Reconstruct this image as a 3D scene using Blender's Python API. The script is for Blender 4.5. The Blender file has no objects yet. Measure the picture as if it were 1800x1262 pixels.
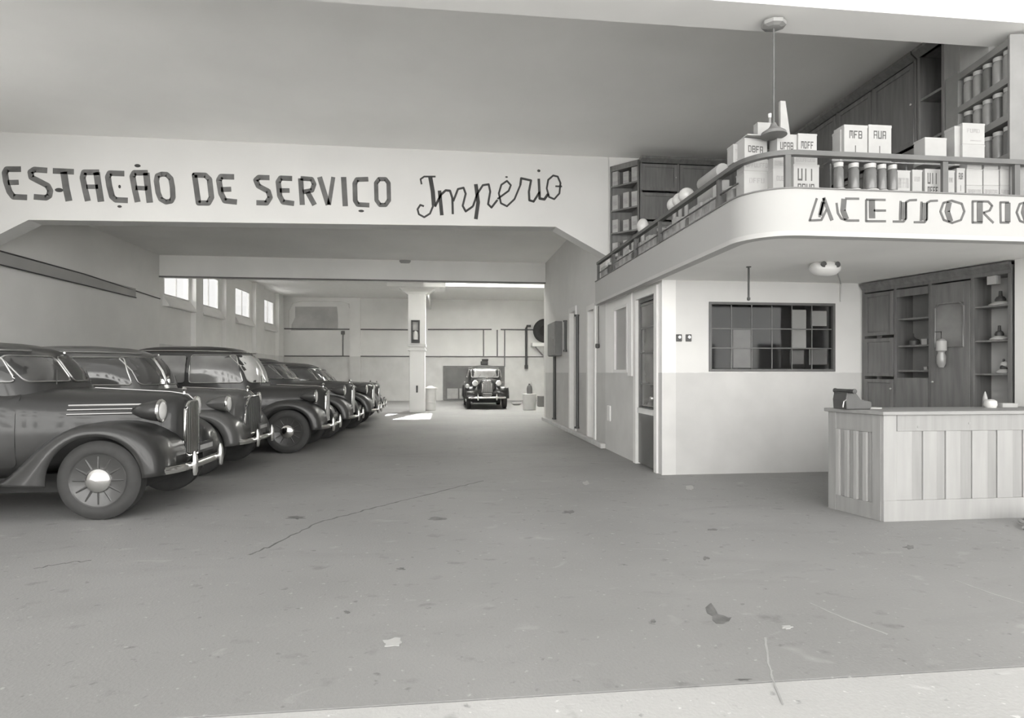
import bpy, math, random
from math import sin, cos, pi, radians, atan2, sqrt
from mathutils import Vector, Matrix
random.seed(7)
SC = bpy.context.scene
COL = SC.collection

# ------------------------------------------------------------------ camera, world, lights, exposure
FPX, CX, HY, EYE = 1050.0, 900.0, 655.0, 1.42
YAW = math.atan(119.0 / FPX)
CA, SA = cos(YAW), sin(YAW)
cam = bpy.data.cameras.new('camera')
cam.sensor_fit = 'HORIZONTAL'
cam.sensor_width = 36.0
cam.lens = 36.0 * FPX / 1800.0
cam.shift_y = (HY - 631.0) / 1800.0
cam.clip_end = 300
camo = bpy.data.objects.new('camera', cam)
COL.objects.link(camo)
camo.location = (0, 0, EYE)
camo.rotation_euler = (pi / 2, 0, -YAW)
SC.camera = camo

w = bpy.data.worlds.new('overcast')
SC.world = w
w.use_nodes = True
w.node_tree.nodes['Background'].inputs[0].default_value = (1.0, 0.995, 0.98, 1)
w.node_tree.nodes['Background'].inputs[1].default_value = 0.62

SC.view_settings.view_transform = 'Standard'
SC.view_settings.look = 'None'
SC.view_settings.gamma = 1
SC.view_settings.use_curve_mapping = False
SC.view_settings.exposure = 0.98
SC.cycles.max_bounces = 10
SC.cycles.diffuse_bounces = 7
SC.cycles.sample_clamp_indirect = 6


def area_light(name, loc, rot, sx, sy, power, spread=pi):
    l = bpy.data.lights.new(name, 'AREA')
    l.shape = 'RECTANGLE'
    l.size, l.size_y, l.energy = sx, sy, power
    l.spread = spread
    l.color = (1, .99, .97)
    o = bpy.data.objects.new(name, l)
    COL.objects.link(o)
    o.location, o.rotation_euler = loc, rot
    return o


# area lamps added above the rear bay's roof lights to strengthen their daylight
area_light('rooflight_fill', (2.0, 24.55, 5.9), (0, 0, 0), 4.6, 2.4, 480)
area_light('rooflight_fill_near', (-0.2, 19.4, 5.9), (0, 0, 0), 3.0, 0.9, 450)
# the sun stands behind the building: it lights the far side of the street and reaches in by the clear roof light
sn = bpy.data.lights.new('sun', 'SUN')
sn.energy = 15.0
sn.angle = radians(.6)
sno = bpy.data.objects.new('sun', sn)
COL.objects.link(sno)
sno.location = (8, 30, 30)
sno.rotation_euler = Vector((-.20, -.68, -.73)).to_track_quat('-Z', 'Y').to_euler()


# ------------------------------------------------------------------ pixel rays of the 1800x1262 photograph -> world points
def ray(px, py):
    u = (px - CX) / FPX
    return Vector((u * CA + SA, CA - u * SA, (HY - py) / FPX))


O0 = Vector((0, 0, EYE))


def PY(px, py, Y):
    d = ray(px, py)
    return O0 + d * (Y / d.y)


def PX(px, py, X):
    d = ray(px, py)
    return O0 + d * (X / d.x)


def PZ(px, py, Z=0.0):
    d = ray(px, py)
    return O0 + d * ((Z - EYE) / d.z)


# ------------------------------------------------------------------ materials
MATS = {}


def lin(s):
    s /= 255.0
    return s / 12.92 if s <= .04045 else ((s + .055) / 1.055) ** 2.4


def g3(v):
    return (v, v * .992, v * .97, 1)


def mat(name, v, rough=.7, var=.08, scale=6.0, metal=0, coat=0, bump=0.0, stretch=(1, 1, 1), spec=.5, detail=4):
    if name in MATS:
        return MATS[name]
    m = bpy.data.materials.new(name)
    m.use_nodes = True
    nt = m.node_tree
    b = nt.nodes['Principled BSDF']
    b.inputs['Roughness'].default_value = rough
    b.inputs['Metallic'].default_value = metal
    b.inputs['Coat Weight'].default_value = coat
    b.inputs['Coat Roughness'].default_value = .08
    b.inputs['Specular IOR Level'].default_value = spec
    tc = nt.nodes.new('ShaderNodeTexCoord')
    mp = nt.nodes.new('ShaderNodeMapping')
    mp.inputs['Scale'].default_value = stretch
    n = nt.nodes.new('ShaderNodeTexNoise')
    n.inputs['Scale'].default_value = scale
    n.inputs['Detail'].default_value = detail
    r = nt.nodes.new('ShaderNodeValToRGB')
    r.color_ramp.elements[0].position = .3
    r.color_ramp.elements[1].position = .7
    r.color_ramp.elements[0].color = g3(v * (1 - var))
    r.color_ramp.elements[1].color = g3(min(1, v * (1 + var)))
    L = nt.links.new
    L(tc.outputs['Object'], mp.inputs[0])
    L(mp.outputs[0], n.inputs['Vector'])
    L(n.outputs['Fac'], r.inputs[0])
    L(r.outputs[0], b.inputs['Base Color'])
    if bump:
        bp = nt.nodes.new('ShaderNodeBump')
        bp.inputs['Strength'].default_value = bump
        bp.inputs['Distance'].default_value = .02
        L(n.outputs['Fac'], bp.inputs['Height'])
        L(bp.outputs[0], b.inputs['Normal'])
    MATS[name] = m
    return m


def mat_dado(name, top, low, h):
    """wall painted in two tones, the lower coat up to height h"""
    m = mat(name, top, .8, .04, 1.5, bump=.05)
    nt = m.node_tree
    L = nt.links.new
    geo = nt.nodes.new('ShaderNodeNewGeometry')
    sep = nt.nodes.new('ShaderNodeSeparateXYZ')
    L(geo.outputs['Position'], sep.inputs[0])
    n = nt.nodes.new('ShaderNodeTexNoise')
    n.inputs['Scale'].default_value = 9
    L(geo.outputs['Position'], n.inputs['Vector'])
    ma = nt.nodes.new('ShaderNodeMath')
    ma.operation = 'MULTIPLY_ADD'
    ma.inputs[1].default_value = .02
    L(n.outputs['Fac'], ma.inputs[0])
    L(sep.outputs['Z'], ma.inputs[2])
    gt = nt.nodes.new('ShaderNodeMath')
    gt.operation = 'GREATER_THAN'
    gt.inputs[1].default_value = h + .01
    L(ma.outputs[0], gt.inputs[0])
    n2 = nt.nodes.new('ShaderNodeTexNoise')
    n2.inputs['Scale'].default_value = 2.2
    n2.inputs['Detail'].default_value = 7
    L(geo.outputs['Position'], n2.inputs['Vector'])
    r2 = nt.nodes.new('ShaderNodeValToRGB')
    r2.color_ramp.elements[0].position = .3
    r2.color_ramp.elements[1].position = .7
    r2.color_ramp.elements[0].color = g3(low * .93)
    r2.color_ramp.elements[1].color = g3(low * 1.05)
    L(n2.outputs['Fac'], r2.inputs[0])
    mx = nt.nodes.new('ShaderNodeMixRGB')
    ramp = [x for x in nt.nodes if x.type == 'VALTORGB' and x is not r2][0]
    L(gt.outputs[0], mx.inputs[0])
    L(r2.outputs[0], mx.inputs[1])
    L(ramp.outputs[0], mx.inputs[2])
    L(mx.outputs[0], nt.nodes['Principled BSDF'].inputs['Base Color'])
    return m


def mat_floor(name, v):
    m = mat(name, v, .62, .10, .55, bump=0, detail=9)
    nt = m.node_tree
    L = nt.links.new
    b = nt.nodes['Principled BSDF']
    ramp = [x for x in nt.nodes if x.type == 'VALTORGB'][0]
    tc = [x for x in nt.nodes if x.type == 'TEX_COORD'][0]
    prev = ramp.outputs[0]

    def layer(scale, lo, hi, colour, amount, vec=(1, 1, 1), detail=3, dist=0):
        nonlocal prev
        mp = nt.nodes.new('ShaderNodeMapping')
        mp.inputs['Scale'].default_value = vec
        mp.inputs['Location'].default_value = (scale, scale * .37, 0)
        L(tc.outputs['Object'], mp.inputs[0])
        n = nt.nodes.new('ShaderNodeTexNoise')
        n.inputs['Scale'].default_value = scale
        n.inputs['Detail'].default_value = detail
        n.inputs['Distortion'].default_value = dist
        L(mp.outputs[0], n.inputs['Vector'])
        r = nt.nodes.new('ShaderNodeMapRange')
        r.inputs[1].default_value = lo
        r.inputs[2].default_value = hi
        r.inputs[4].default_value = amount
        L(n.outputs['Fac'], r.inputs[0])
        mx = nt.nodes.new('ShaderNodeMixRGB')
        mx.inputs[2].default_value = g3(colour)
        L(r.outputs[0], mx.inputs[0])
        L(prev, mx.inputs[1])
        prev = mx.outputs[0]
        return n
    layer(5.0, .62, .75, v * .45, .55, (1, 1.3, 1), 5)
    layer(14.0, .66, .74, v * .35, .6, (1, 1, 1), 4)
    layer(3.0, .64, .78, v * 1.6, .5, (1, 1.6, 1), 6, .8)
    layer(24.0, .67, .73, v * 1.7, .6)
    layer(1.3, .55, .75, v * .7, .35, (.35, 1, 1), 8, 1.5)
    n = layer(60.0, .4, .8, v * 1.15, .3)
    L(prev, b.inputs['Base Color'])
    bp = nt.nodes.new('ShaderNodeBump')
    bp.inputs['Strength'].default_value = .25
    bp.inputs['Distance'].default_value = .01
    L(n.outputs['Fac'], bp.inputs['Height'])
    L(bp.outputs[0], b.inputs['Normal'])
    return m


def mat_glass(name, tint=.8, gloss=.12):
    m = bpy.data.materials.new(name)
    m.use_nodes = True
    nt = m.node_tree
    nt.nodes.clear()
    out = nt.nodes.new('ShaderNodeOutputMaterial')
    tr = nt.nodes.new('ShaderNodeBsdfTransparent')
    tr.inputs[0].default_value = (tint, tint, tint, 1)
    gl = nt.nodes.new('ShaderNodeBsdfGlossy')
    gl.inputs['Roughness'].default_value = .04
    mx = nt.nodes.new('ShaderNodeMixShader')
    fr = nt.nodes.new('ShaderNodeFresnel')
    fr.inputs[0].default_value = 1.5
    ma = nt.nodes.new('ShaderNodeMath')
    ma.operation = 'ADD'
    ma.inputs[1].default_value = gloss
    L = nt.links.new
    geo = nt.nodes.new('ShaderNodeNewGeometry')
    inv = nt.nodes.new('ShaderNodeMath')
    inv.operation = 'SUBTRACT'
    inv.inputs[0].default_value = 1
    mu = nt.nodes.new('ShaderNodeMath')
    mu.operation = 'MULTIPLY'
    L(fr.outputs[0], ma.inputs[0])
    L(geo.outputs['Backfacing'], inv.inputs[1])
    L(ma.outputs[0], mu.inputs[0])
    L(inv.outputs[0], mu.inputs[1])
    L(mu.outputs[0], mx.inputs[0])
    L(tr.outputs[0], mx.inputs[1])
    L(gl.outputs[0], mx.inputs[2])
    L(mx.outputs[0], out.inputs[0])
    return m


WHITE = mat('white_plaster', .72, .85, .04, 1.2, bump=.05)
BRIGHT = mat('fresh_white_paint', .80, .75, .02, 1.5)
CEIL = mat('ceiling_plaster', .87, .9, .07, .35, detail=5)
CEIL2 = mat('rear_ceiling_plaster', .86, .9, .05, .5)
REARW = mat_dado('rear_wall_paint', .74, .62, 2.23)
SIDEW = mat_dado('side_wall_paint', .78, .56, 1.42)
OFFW = mat_dado('office_wall_paint', .60, .48, 1.42)
LEFTW = mat('left_wall_plaster', .74, .9, .07, .6)
FLOORM = mat_floor('worn_concrete', .27)
PAVEM = mat_floor('pale_paving', .46)
STEEL = mat('dark_steel', .06, .5, .1)
PIPE = mat('grey_pipe', .16, .6, .1)
DWOOD = mat('dark_varnished_wood', .14, .45, .22, 3, coat=.3, stretch=(6, 6, .6))
DWOOD2 = mat('brown_cabinet_wood', .13, .5, .2, 3, coat=.2, stretch=(6, 6, .6))
DBACK = mat('cabinet_back', .17, .7, .15, 3)
NICHE = mat('niche_back', .42, .7, .08, 3)
RAILM = mat('rail_wood', .11, .5, .12, 4)
PWOOD = mat('pale_pine', .33, .6, .07, 2.5, stretch=(5, 5, .5), bump=.05)
PWOOD2 = mat('pale_pine_planks', .285, .6, .09, 2.5, stretch=(7, 7, .4), bump=.05)
PAINTD = mat('sign_paint', .13, .7, .25, 4)
PAINTB = mat('sign_black_paint', .05, .7, .15, 4)
PAINTG = mat('sign_grey_paint', .10, .7, .2, 6)
PAPER = mat('white_card', .37, .8, .04, 8)
PAPER2 = mat('cream_card', .36, .8, .06, 8)
GREYC = mat('grey_card', .36, .8, .1, 8)
INK = mat('printed_ink', .08, .8, .15, 20)
INK2 = mat('pale_ink', .30, .8, .15, 20)
JARG = mat('amber_jar', .12, .15, .12, 5, coat=.6)
JARG2 = mat('pale_jar', .24, .2, .12, 5, coat=.5)
LID = mat('jar_lid', .42, .4, .05)
CHROME = mat('chrome', .75, .16, .03, 3, metal=1)
DCHROME = mat('dull_chrome', .5, .3, .08, 8, metal=1)
TYRE = mat('tyre_rubber', .035, .75, .12, 12)
RIM = mat('wheel_rim', .045, .4, .1, 5, coat=.3)
WGLASS = mat('car_window_glass', .07, .08, .25, 1.4, coat=.5)
WGLASS2 = mat('car_window_glass_pale', .16, .1, .35, 1.6, coat=.5)
UNDER = mat('underbody_black', .03, .9, .1)
ENAMEL = mat('white_enamel', .62, .3, .03, coat=.3)
GLASS = mat_glass('clear_pane', .95, .02)
OGLASS = mat_glass('office_pane', .74, -.02)
FROSTW = bpy.data.materials.new('wired_frosted_glass')
FROSTW.use_nodes = True
_n = FROSTW.node_tree
_t = _n.nodes.new('ShaderNodeBsdfTranslucent')
_t.inputs[0].default_value = (.8, .8, .78, 1)
_n.links.new(_t.outputs[0], _n.nodes['Material Output'].inputs[0])
FROST = mat('frosted_glass', .34, .35, .08, 2)
DOORP = mat('grey_door_paint', .26, .5, .12, 2.5)


# ------------------------------------------------------------------ mesh builder
class MB:
    def __init__(s):
        s.v, s.f = [], []

    def add(s, vs, fs):
        n = len(s.v)
        s.v += [tuple(p) for p in vs]
        s.f += [tuple(i + n for i in f) for f in fs]
        return s

    def box(s, x0, x1, y0, y1, z0, z1, M=None):
        vs = [Vector((x, y, z)) for z in (z0, z1) for y in (y0, y1) for x in (x0, x1)]
        if M:
            vs = [M @ p for p in vs]
        return s.add(vs, [(0, 2, 3, 1), (4, 5, 7, 6), (0, 1, 5, 4), (2, 6, 7, 3), (0, 4, 6, 2), (1, 3, 7, 5)])

    def prism(s, pts, a, b, axis='z', M=None):
        def mk(p, h):
            if axis == 'z':
                return Vector((p[0], p[1], h))
            if axis == 'y':
                return Vector((p[0], h, p[1]))
            return Vector((h, p[0], p[1]))
        n = len(pts)
        vs = [mk(p, a) for p in pts] + [mk(p, b) for p in pts]
        if M:
            vs = [M @ p for p in vs]
        fs = [tuple(range(n))[::-1], tuple(range(n, 2 * n))]
        fs += [(i, (i + 1) % n, n + (i + 1) % n, n + i) for i in range(n)]
        return s.add(vs, fs)

    def loft(s, rings, cap=True, closed=True):
        n = len(rings[0])
        vs = [p for r in rings for p in r]
        fs = []
        for k in range(len(rings) - 1):
            for i in range(n if closed else n - 1):
                j = (i + 1) % n
                fs.append((k * n + i, k * n + j, (k + 1) * n + j, (k + 1) * n + i))
        if cap:
            fs.append(tuple(range(n))[::-1])
            fs.append(tuple(range((len(rings) - 1) * n, len(rings) * n)))
        return s.add(vs, fs)

    def lathe(s, prof, c=(0, 0, 0), axis='z', N=20, M=None, cap=True):
        rings = []
        for r, h in prof:
            ring = []
            for k in range(N):
                a = 2 * pi * k / N
                p = (r * cos(a), r * sin(a), h)
                if axis == 'y':
                    p = (p[0], p[2], p[1])
                elif axis == 'x':
                    p = (p[2], p[0], p[1])
                q = Vector(p) + Vector(c)
                ring.append(M @ q if M else q)
            rings.append(ring)
        return s.loft(rings, cap)

    def tube(s, path, r, N=8, closed=False):
        path = [Vector(p) for p in path]
        m = len(path)
        rings = []
        up = Vector((0, 0, 1))
        for i in range(m):
            a = path[(i - 1) % m] if (closed or i > 0) else path[i]
            b = path[(i + 1) % m] if (closed or i < m - 1) else path[i]
            t = (b - a)
            if t.length < 1e-9:
                t = Vector((1, 0, 0))
            t.normalize()
            q = up if abs(t.dot(up)) < .95 else Vector((0, 1, 0))
            e1 = t.cross(q).normalized()
            e2 = t.cross(e1).normalized()
            rings.append([path[i] + e1 * (r * cos(2 * pi * k / N)) + e2 * (r * sin(2 * pi * k / N)) for k in range(N)])
        if closed:
            rings.append(rings[0])
        return s.loft(rings, not closed)

    def build(s, name, m, parent=None, smooth=False, bevel=0, sharp=35, solid=0):
        me = bpy.data.meshes.new(name)
        me.from_pydata(s.v, [], s.f)
        me.validate()
        import bmesh
        bm = bmesh.new()
        bm.from_mesh(me)
        bmesh.ops.recalc_face_normals(bm, faces=bm.faces)
        bm.to_mesh(me)
        bm.free()
        me.materials.append(m)
        if smooth:
            me.shade_smooth()
            me.set_sharp_from_angle(angle=radians(sharp))
        o = bpy.data.objects.new(name, me)
        COL.objects.link(o)
        if parent:
            o.parent = parent
        if solid:
            md = o.modifiers.new('thickness', 'SOLIDIFY')
            md.thickness = solid
            md.offset = -1
        if bevel:
            md = o.modifiers.new('edges', 'BEVEL')
            md.width = bevel
            md.segments = 2
            md.limit_method = 'ANGLE'
            md.angle_limit = radians(40)
        return o


def tag(o, label=None, cat=None, group=None, kind=None):
    if label:
        o['label'] = label
    if cat:
        o['category'] = cat
    if group:
        o['group'] = group
    if kind:
        o['kind'] = kind
    return o


def struct(o):
    o['kind'] = 'structure'
    return o


def empty(name, loc=(0, 0, 0), rz=0, label=None, cat=None, group=None):
    o = bpy.data.objects.new(name, None)
    o.empty_display_size = .1
    COL.objects.link(o)
    o.location = loc
    o.rotation_euler = (0, 0, rz)
    return tag(o, label, cat, group)


def wall_cells(mb, us, zs, holes, mk):
    """fill the wall grid with boxes except the holes; mk(u0,u1,z0,z1) adds a box"""
    us = sorted(set(us + [h[0] for h in holes] + [h[1] for h in holes]))
    zs = sorted(set(zs + [h[2] for h in holes] + [h[3] for h in holes]))
    for a, b in zip(us, us[1:]):
        for c, d in zip(zs, zs[1:]):
            mu, mz = (a + b) / 2, (c + d) / 2
            if any(h[0] < mu < h[1] and h[2] < mz < h[3] for h in holes):
                continue
            mk(a, b, c, d)


# ------------------------------------------------------------------ dimensions
XL, XW, YB1, YB2, YBACK = -7.9, 3.0, 10.9, 17.6, 30.5
ZC, ZC2, ZC3, ZM, ZMT = 5.45, 4.69, 5.15, 2.72, 3.11
YF = 5.15

# ------------------------------------------------------------------ floor and paving
mb = MB()
mb.box(XL - .1, 9.5, 2.6, 34, -.2, 0)
floor = struct(mb.build('floor', FLOORM))
mb = MB()
mb.box(-30, 30, -34, 2.592, -.215, -.003)
pave = struct(mb.build('floor_pavement', PAVEM))


struct(MB().box(-45, XL - .4 + .3, 2.6, 45, -.215, -.002).build('floor_bounce_yard', PAVEM))  # unseen yard, added to bounce sunlight through the side windows


def blob(name, m, pts, z, h, parent=None):
    mb = MB()
    mb.prism(pts, z, z + h)
    return mb.build(name, m, parent)


def px_blob(cx, cy, rx, ry, seed, n=14, jag=.25):
    rnd = random.Random(seed)
    out = []
    for k in range(n):
        a = 2 * pi * k / n
        s = 1 + rnd.uniform(-jag, jag)
        p = PZ(cx + rx * s * cos(a), cy + ry * s * sin(a))
        out.append((p.x, p.y))
    return out


STAIN = mat('oil_stain', .14, .5, .3, 14)
SCRAP = mat('paper_scrap', .42, .8, .05)
stain_px = [(1240, 1068), (1250, 1060), (1258, 1072), (1262, 1080), (1272, 1082), (1280, 1086), (1286, 1085), (1282, 1092), (1272, 1097), (1260, 1097), (1252, 1090), (1252, 1083), (1243, 1078)]
blob('oil_stain', STAIN, [tuple(PZ(x, y).xy) for x, y in stain_px], 0, .002, floor)
for k, (x, y, rx, ry) in enumerate([(768, 912, 14, 3), (705, 1000, 7, 2), (1241, 981, 5, 3), (1598, 962, 9, 3), (1255, 931, 9, 2), (610, 1076, 5, 2), (1148, 1092, 4, 3), (1306, 1195, 14, 2), (520, 910, 14, 3), (1000, 900, 10, 3)]):
    blob('oil_stain', STAIN, px_blob(x, y, rx, ry, k, jag=.45), 0, .002, floor)
CRACK = mat('crack_dirt', .13, .9, .2)
CHALK = mat('pale_scratch', .36, .9, .1)
for nm, m_, wd, pts in [('crack', CRACK, .018, [(438, 975), (470, 962), (520, 938), (560, 918), (610, 905), (655, 893), (700, 882), (745, 871), (800, 857), (850, 845)]),
                        ('crack', CRACK, .010, [(60, 1000), (110, 990), (160, 985)]),
                        ('scratch', CHALK, .010, [(1345, 1120), (1350, 1160), (1360, 1200), (1376, 1238)]), ('scratch', CHALK, .012, [(1425, 1060), (1480, 1085), (1560, 1115)]),
                        ('scratch', CHALK, .012, [(1680, 1020), (1740, 1042), (1798, 1060)])]:
    rr = random.Random(len(pts))
    P_ = [PZ(x, y) for x, y in pts]
    Q = []
    for a, b in zip(P_, P_[1:]):
        for t in range(6):
            Q.append(a.lerp(b, t / 6) + Vector((rr.uniform(-.006, .006), rr.uniform(-.012, .012), 0)) * (2 if nm == 'crack' else .4))
    Q.append(P_[-1])
    mb = MB()
    for a, b in zip(Q, Q[1:]):
        d = (b - a).normalized()
        nn = Vector((-d.y, d.x, 0)) * wd * rr.uniform(.25, .6)
        mb.prism([tuple((a + nn).xy), tuple((b + nn).xy), tuple((b - nn).xy), tuple((a - nn).xy)], 0, .0012)
    mb.build(nm, m_, floor)
for k, (x, y, rx, ry, lab) in enumerate([(690, 1130, 17, 7, 'largest paper scrap, lying alone in the middle of the foreground floor'),
                                         (1213, 858, 7, 4, 'small white paper scrap on the floor below the office window wall'),
                                         (1384, 1103, 8, 3, 'tiny white scrap on the floor past the big oil stain'),
                                         (1030, 849, 5, 3, 'tiny white scrap on the floor level with the tall office door')]):
    tag(blob('paper_scrap', SCRAP, px_blob(x, y, rx, ry, 50 + k, jag=.35), .001, .004), lab, 'paper')

# unseen sunlit house across the street, added to throw daylight into the garage
opp = empty('added_street_house', (0, -13, 0), 0, 'unseen pale house across the street, added to bounce light into the garage', 'house')
hw_s = [(x, x + 1.2, z, z + 1.7) for z in (1.2, 4.8, 8.4) for x in (-19, -15.5, -12, -8.5, -5, -1.5, 2, 5.5, 9, 12.5, 16)]
mb = MB()
wall_cells(mb, [-22, 22], [0, 11.5], hw_s, lambda a, b, c, d: mb.box(a, b, -.3, 0, c, d))
mb.build('wall', mat('house_render', .78, .9, .05, .5), opp)
for (a, b, c, d) in hw_s:
    MB().box(a, b, -.25, -.2, c, d).build('window', WGLASS, opp)
MB().box(-22.2, 22.2, -.5, .35, 11.5, 11.8).build('cornice', WHITE, opp)

# ------------------------------------------------------------------ left wall with rear windows
added_side_wins = [(5.8, 7.1, 1.3, 4.6), (7.3, 8.6, 1.3, 4.6)]  # unseen windows added to bring more daylight onto the front ceiling
wins = [(17.95, 19.66, 3.62, 4.75), (20.4, 22.1, 3.62, 4.72), (23.7, 25.5, 3.62, 4.7), (27.2, 28.9, 3.62, 4.7)]
mb = MB()
wall_cells(mb, [2.6, YBACK + .3], [0, 6.2], wins + added_side_wins, lambda a, b, c, d: mb.box(XL - .1, XL, a, b, c, d))
wall_left = struct(mb.build('wall_left', REARW))
REARW_ = REARW
mb = MB()
wall_cells(mb, [YF, YB2], [0, ZC2], added_side_wins, lambda a, b, c, d: mb.box(XL, XL + .03, a, b, c, d))
struct(mb.build('wall_left_plaster', LEFTW))
for i, (a, b, c, d) in enumerate(wins + added_side_wins):
    wn = struct(empty('window_%d' % (i + 1 if i < 4 else i + 5), (XL - .04, (a + b) / 2, c)))
    mb = MB()
    y0, y1, z0, z1 = -(b - a) / 2, (b - a) / 2, 0, d - c
    t = .05
    mb.box(-.03, .03, y0, y0 + t, z0, z1).box(-.03, .03, y1 - t, y1, z0, z1)
    mb.box(-.03, .03, y0 + t, y1 - t, z0, z0 + t).box(-.03, .03, y0 + t, y1 - t, z1 - t, z1)
    fr = mb.build('window_frame', mat('window_frame_paint', .6, .6), wn)
    for (p, q) in [(y0 + t, -.012), (.012, y1 - t)]:
        MB().box(-.006, .006, p, q, z0 + t, z1 - t).build('pane', GLASS, wn)
    MB().box(-.02, .02, -.012, .012, z0 + t, z1 - t).build('mullion', MATS['window_frame_paint'], wn)
    mb = MB()
    mb.prism([(.04, -.32), (.22, -.32), (.22, -.28), (.05, 0), (.04, 0)], y0 - .1, y1 + .1, 'y')
    mb.build('window_sill', REARW, wn)
# pilasters between the rear windows
for (a, b) in [(19.75, 20.3), (22.35, 23.3), (25.75, 26.9), (29.2, 30.0)]:
    struct(MB().box(XL, XL + .16, a, b, 0, ZC3).build('wall_left_pilaster', REARW))
# band and rail along the left wall
MB().box(XL + .03, XL + .09, 10.5, 16.2, 3.34, 3.56).build('trim_1', mat('band_paint', .42, .8, .08, 1)).__setitem__('kind', 'structure')
mb = MB()
mb.tube([(XL + .1, 10.5, 3.57), (XL + .1, 14, 3.57), (XL + .06, 17.58, 3.47)], .014, 6)
mb.tube([(XL + .1, 10.5, 3.33), (XL + .1, 16.2, 3.33)], .012, 6)
tag(mb.build('wall_conduit', STEEL, smooth=True), 'thin dark conduit running along the grey band on the long side wall behind the cars', 'pipe')

# ------------------------------------------------------------------ back wall
mb = MB()
mb.box(XL - .4, 6.4, YBACK, YBACK + .3, 0, 6.2)
wall_back = struct(mb.build('wall_back', REARW))


def bx(x, Y=YBACK):
    return PY(x, 600, Y).x


def bz(y, x=700, Y=YBACK):
    return PY(x, y, Y).z


mb = MB()
mb.tube([(bx(500), YBACK - .04, 3.58), (bx(718), YBACK - .04, 3.58)], .035, 6)
mb.tube([(bx(752), YBACK - .04, 3.60), (bx(864), YBACK - .04, 3.63)], .035, 6)
mb.tube([(bx(880), YBACK - .04, 3.63), (bx(955), YBACK - .04, 3.63)], .035, 6)
tag(mb.build('wall_pipe', PIPE, smooth=True), 'upper grey pipe running across the far wall above the painted dado', 'pipe')
mb = MB()
mb.tube([(bx(500), YBACK - .03, 2.24), (bx(955), YBACK - .03, 2.24)], .03, 6)
tag(mb.build('wall_pipe', PIPE, smooth=True), 'lower dark pipe running along the dado line of the far wall', 'pipe')
for x, y0, y1, r, lab in [(603, 582, 626, .03, 'short pipe with a black valve dropping beside the patched plaster'),
                          (620, 535, 626, .035, 'vertical pipe at the pier nearer the patched plaster on the far wall'),
                          (632, 535, 650, .03, 'vertical pipe on the column side of the far wall pier'),
                          (850, 580, 626, .03, 'first thin drop pipe above the black car on the far wall'),
                          (874, 580, 626, .03, 'second thin drop pipe above the black car on the far wall'),
                          (887, 580, 645, .03, 'third drop pipe, reaching lower beside the dark opening of the far wall')]:
    mb = MB()
    mb.tube([(bx(x), YBACK - .04, bz(y0, x)), (bx(x), YBACK - .04, bz(y1, x))], r, 6)
    if x == 603:
        mb.lathe([(.0, -.1), (.09, -.08), (.09, .08), (0, .1)], (bx(x), YBACK - .05, bz(585, x)), N=8)
    tag(mb.build('drop_pipe', PIPE, smooth=True), lab, 'pipe')
for x0, x1 in [(615, 634)]:
    struct(MB().box(bx(x0), bx(x1), YBACK - .12, YBACK, 0, ZC3).build('wall_back_pilaster', REARW))
# patch of bare plaster
PATCH = mat('patched_plaster', .46, .9, .16, 1.2, detail=6)
patch_px = [(519, 539), (592, 539), (594, 555), (594, 580), (512, 581), (513, 570), (519, 558)]
struct(MB().prism([(PY(x, y, YBACK).x, PY(x, y, YBACK).z) for x, y in patch_px], YBACK - .02, YBACK - .001, 'y').build('wall_back_patch', PATCH))
# arched niche line above the patch
mb = MB()
arch = [(508, 585), (508, 545), (515, 533), (530, 529), (600, 529), (613, 534), (617, 548), (617, 585)]
mb.tube([PY(x, y, YBACK - .02) for x, y in arch], .03, 6)
struct(mb.build('trim_2', REARW, smooth=True))
# dark doorway panel behind the black car
dw = struct(empty('door_4', (bx(832), YBACK, 0)))
x0, x1 = bx(779) - bx(832), bx(887) - bx(832)
z0, z1 = .02, bz(643)
mb = MB()
mb.box(x0, x0 + .12, -.06, 0, z0, z1).box(x1 - .12, x1, -.06, 0, z0, z1).box(x0 + .12, x1 - .12, -.06, 0, z1 - .12, z1)
mb.build('door_frame', PIPE, dw)
MB().box(x0 + .12, x1 - .12, -.03, -.005, z0, z1 - .12).build('door_panel', mat('far_opening', .14, .5, .3, .9), dw)
MB().box(x0 + .2, x0 + .75, -.06, -.03, .1, .62).build('door_lower_panel', mat('far_low_panel', .36, .7), dw)
MB().box(x0 + .82, x0 + 1.0, -.06, -.03, .1, .62).build('door_lower_panel', MATS['far_low_panel'], dw)
# clutter on pipe above doorway
mb = MB()
mb.box(-.18, .18, -.12, .12, 0, .18).box(-.12, .2, -.1, .1, .18, .3)
o = mb.build('wall_bracket', STEEL, bevel=.03)
o.location = (bx(851), YBACK - .13, bz(641))
tag(o, 'small dark bracket fixed to the far wall above the black car', 'bracket')

# ------------------------------------------------------------------ ceilings and beams
struct(MB().box(XL - .4, 7.4, YF, YB1 + .1, ZC, ZC + .25).build('ceiling', CEIL))
struct(MB().box(XL - .4, 6, YB1 + .35, YB2 + .2, ZC2, ZC2 + .25).build('ceiling_middle', CEIL2))
rear = MB()
holes = [(-.6, 4.4, 23.2, 25.9), (-1.6, 1.4, 18.9, 19.9)]
xs = sorted([XL - .4, 6.4] + [h for q in holes for h in q[:2]])
ys = sorted([YB2, YBACK + .3] + [h for q in holes for h in q[2:]])
for a, b in zip(xs, xs[1:]):
    for c, d in zip(ys, ys[1:]):
        if any(h[0] < (a + b) / 2 < h[1] and h[2] < (c + d) / 2 < h[3] for h in holes):
            continue
        rear.box(a, b, c, d, ZC3, ZC3 + .2)
struct(rear.build('ceiling_rear', mat('rear_white_ceiling', .78, .9, .03)))
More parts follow.
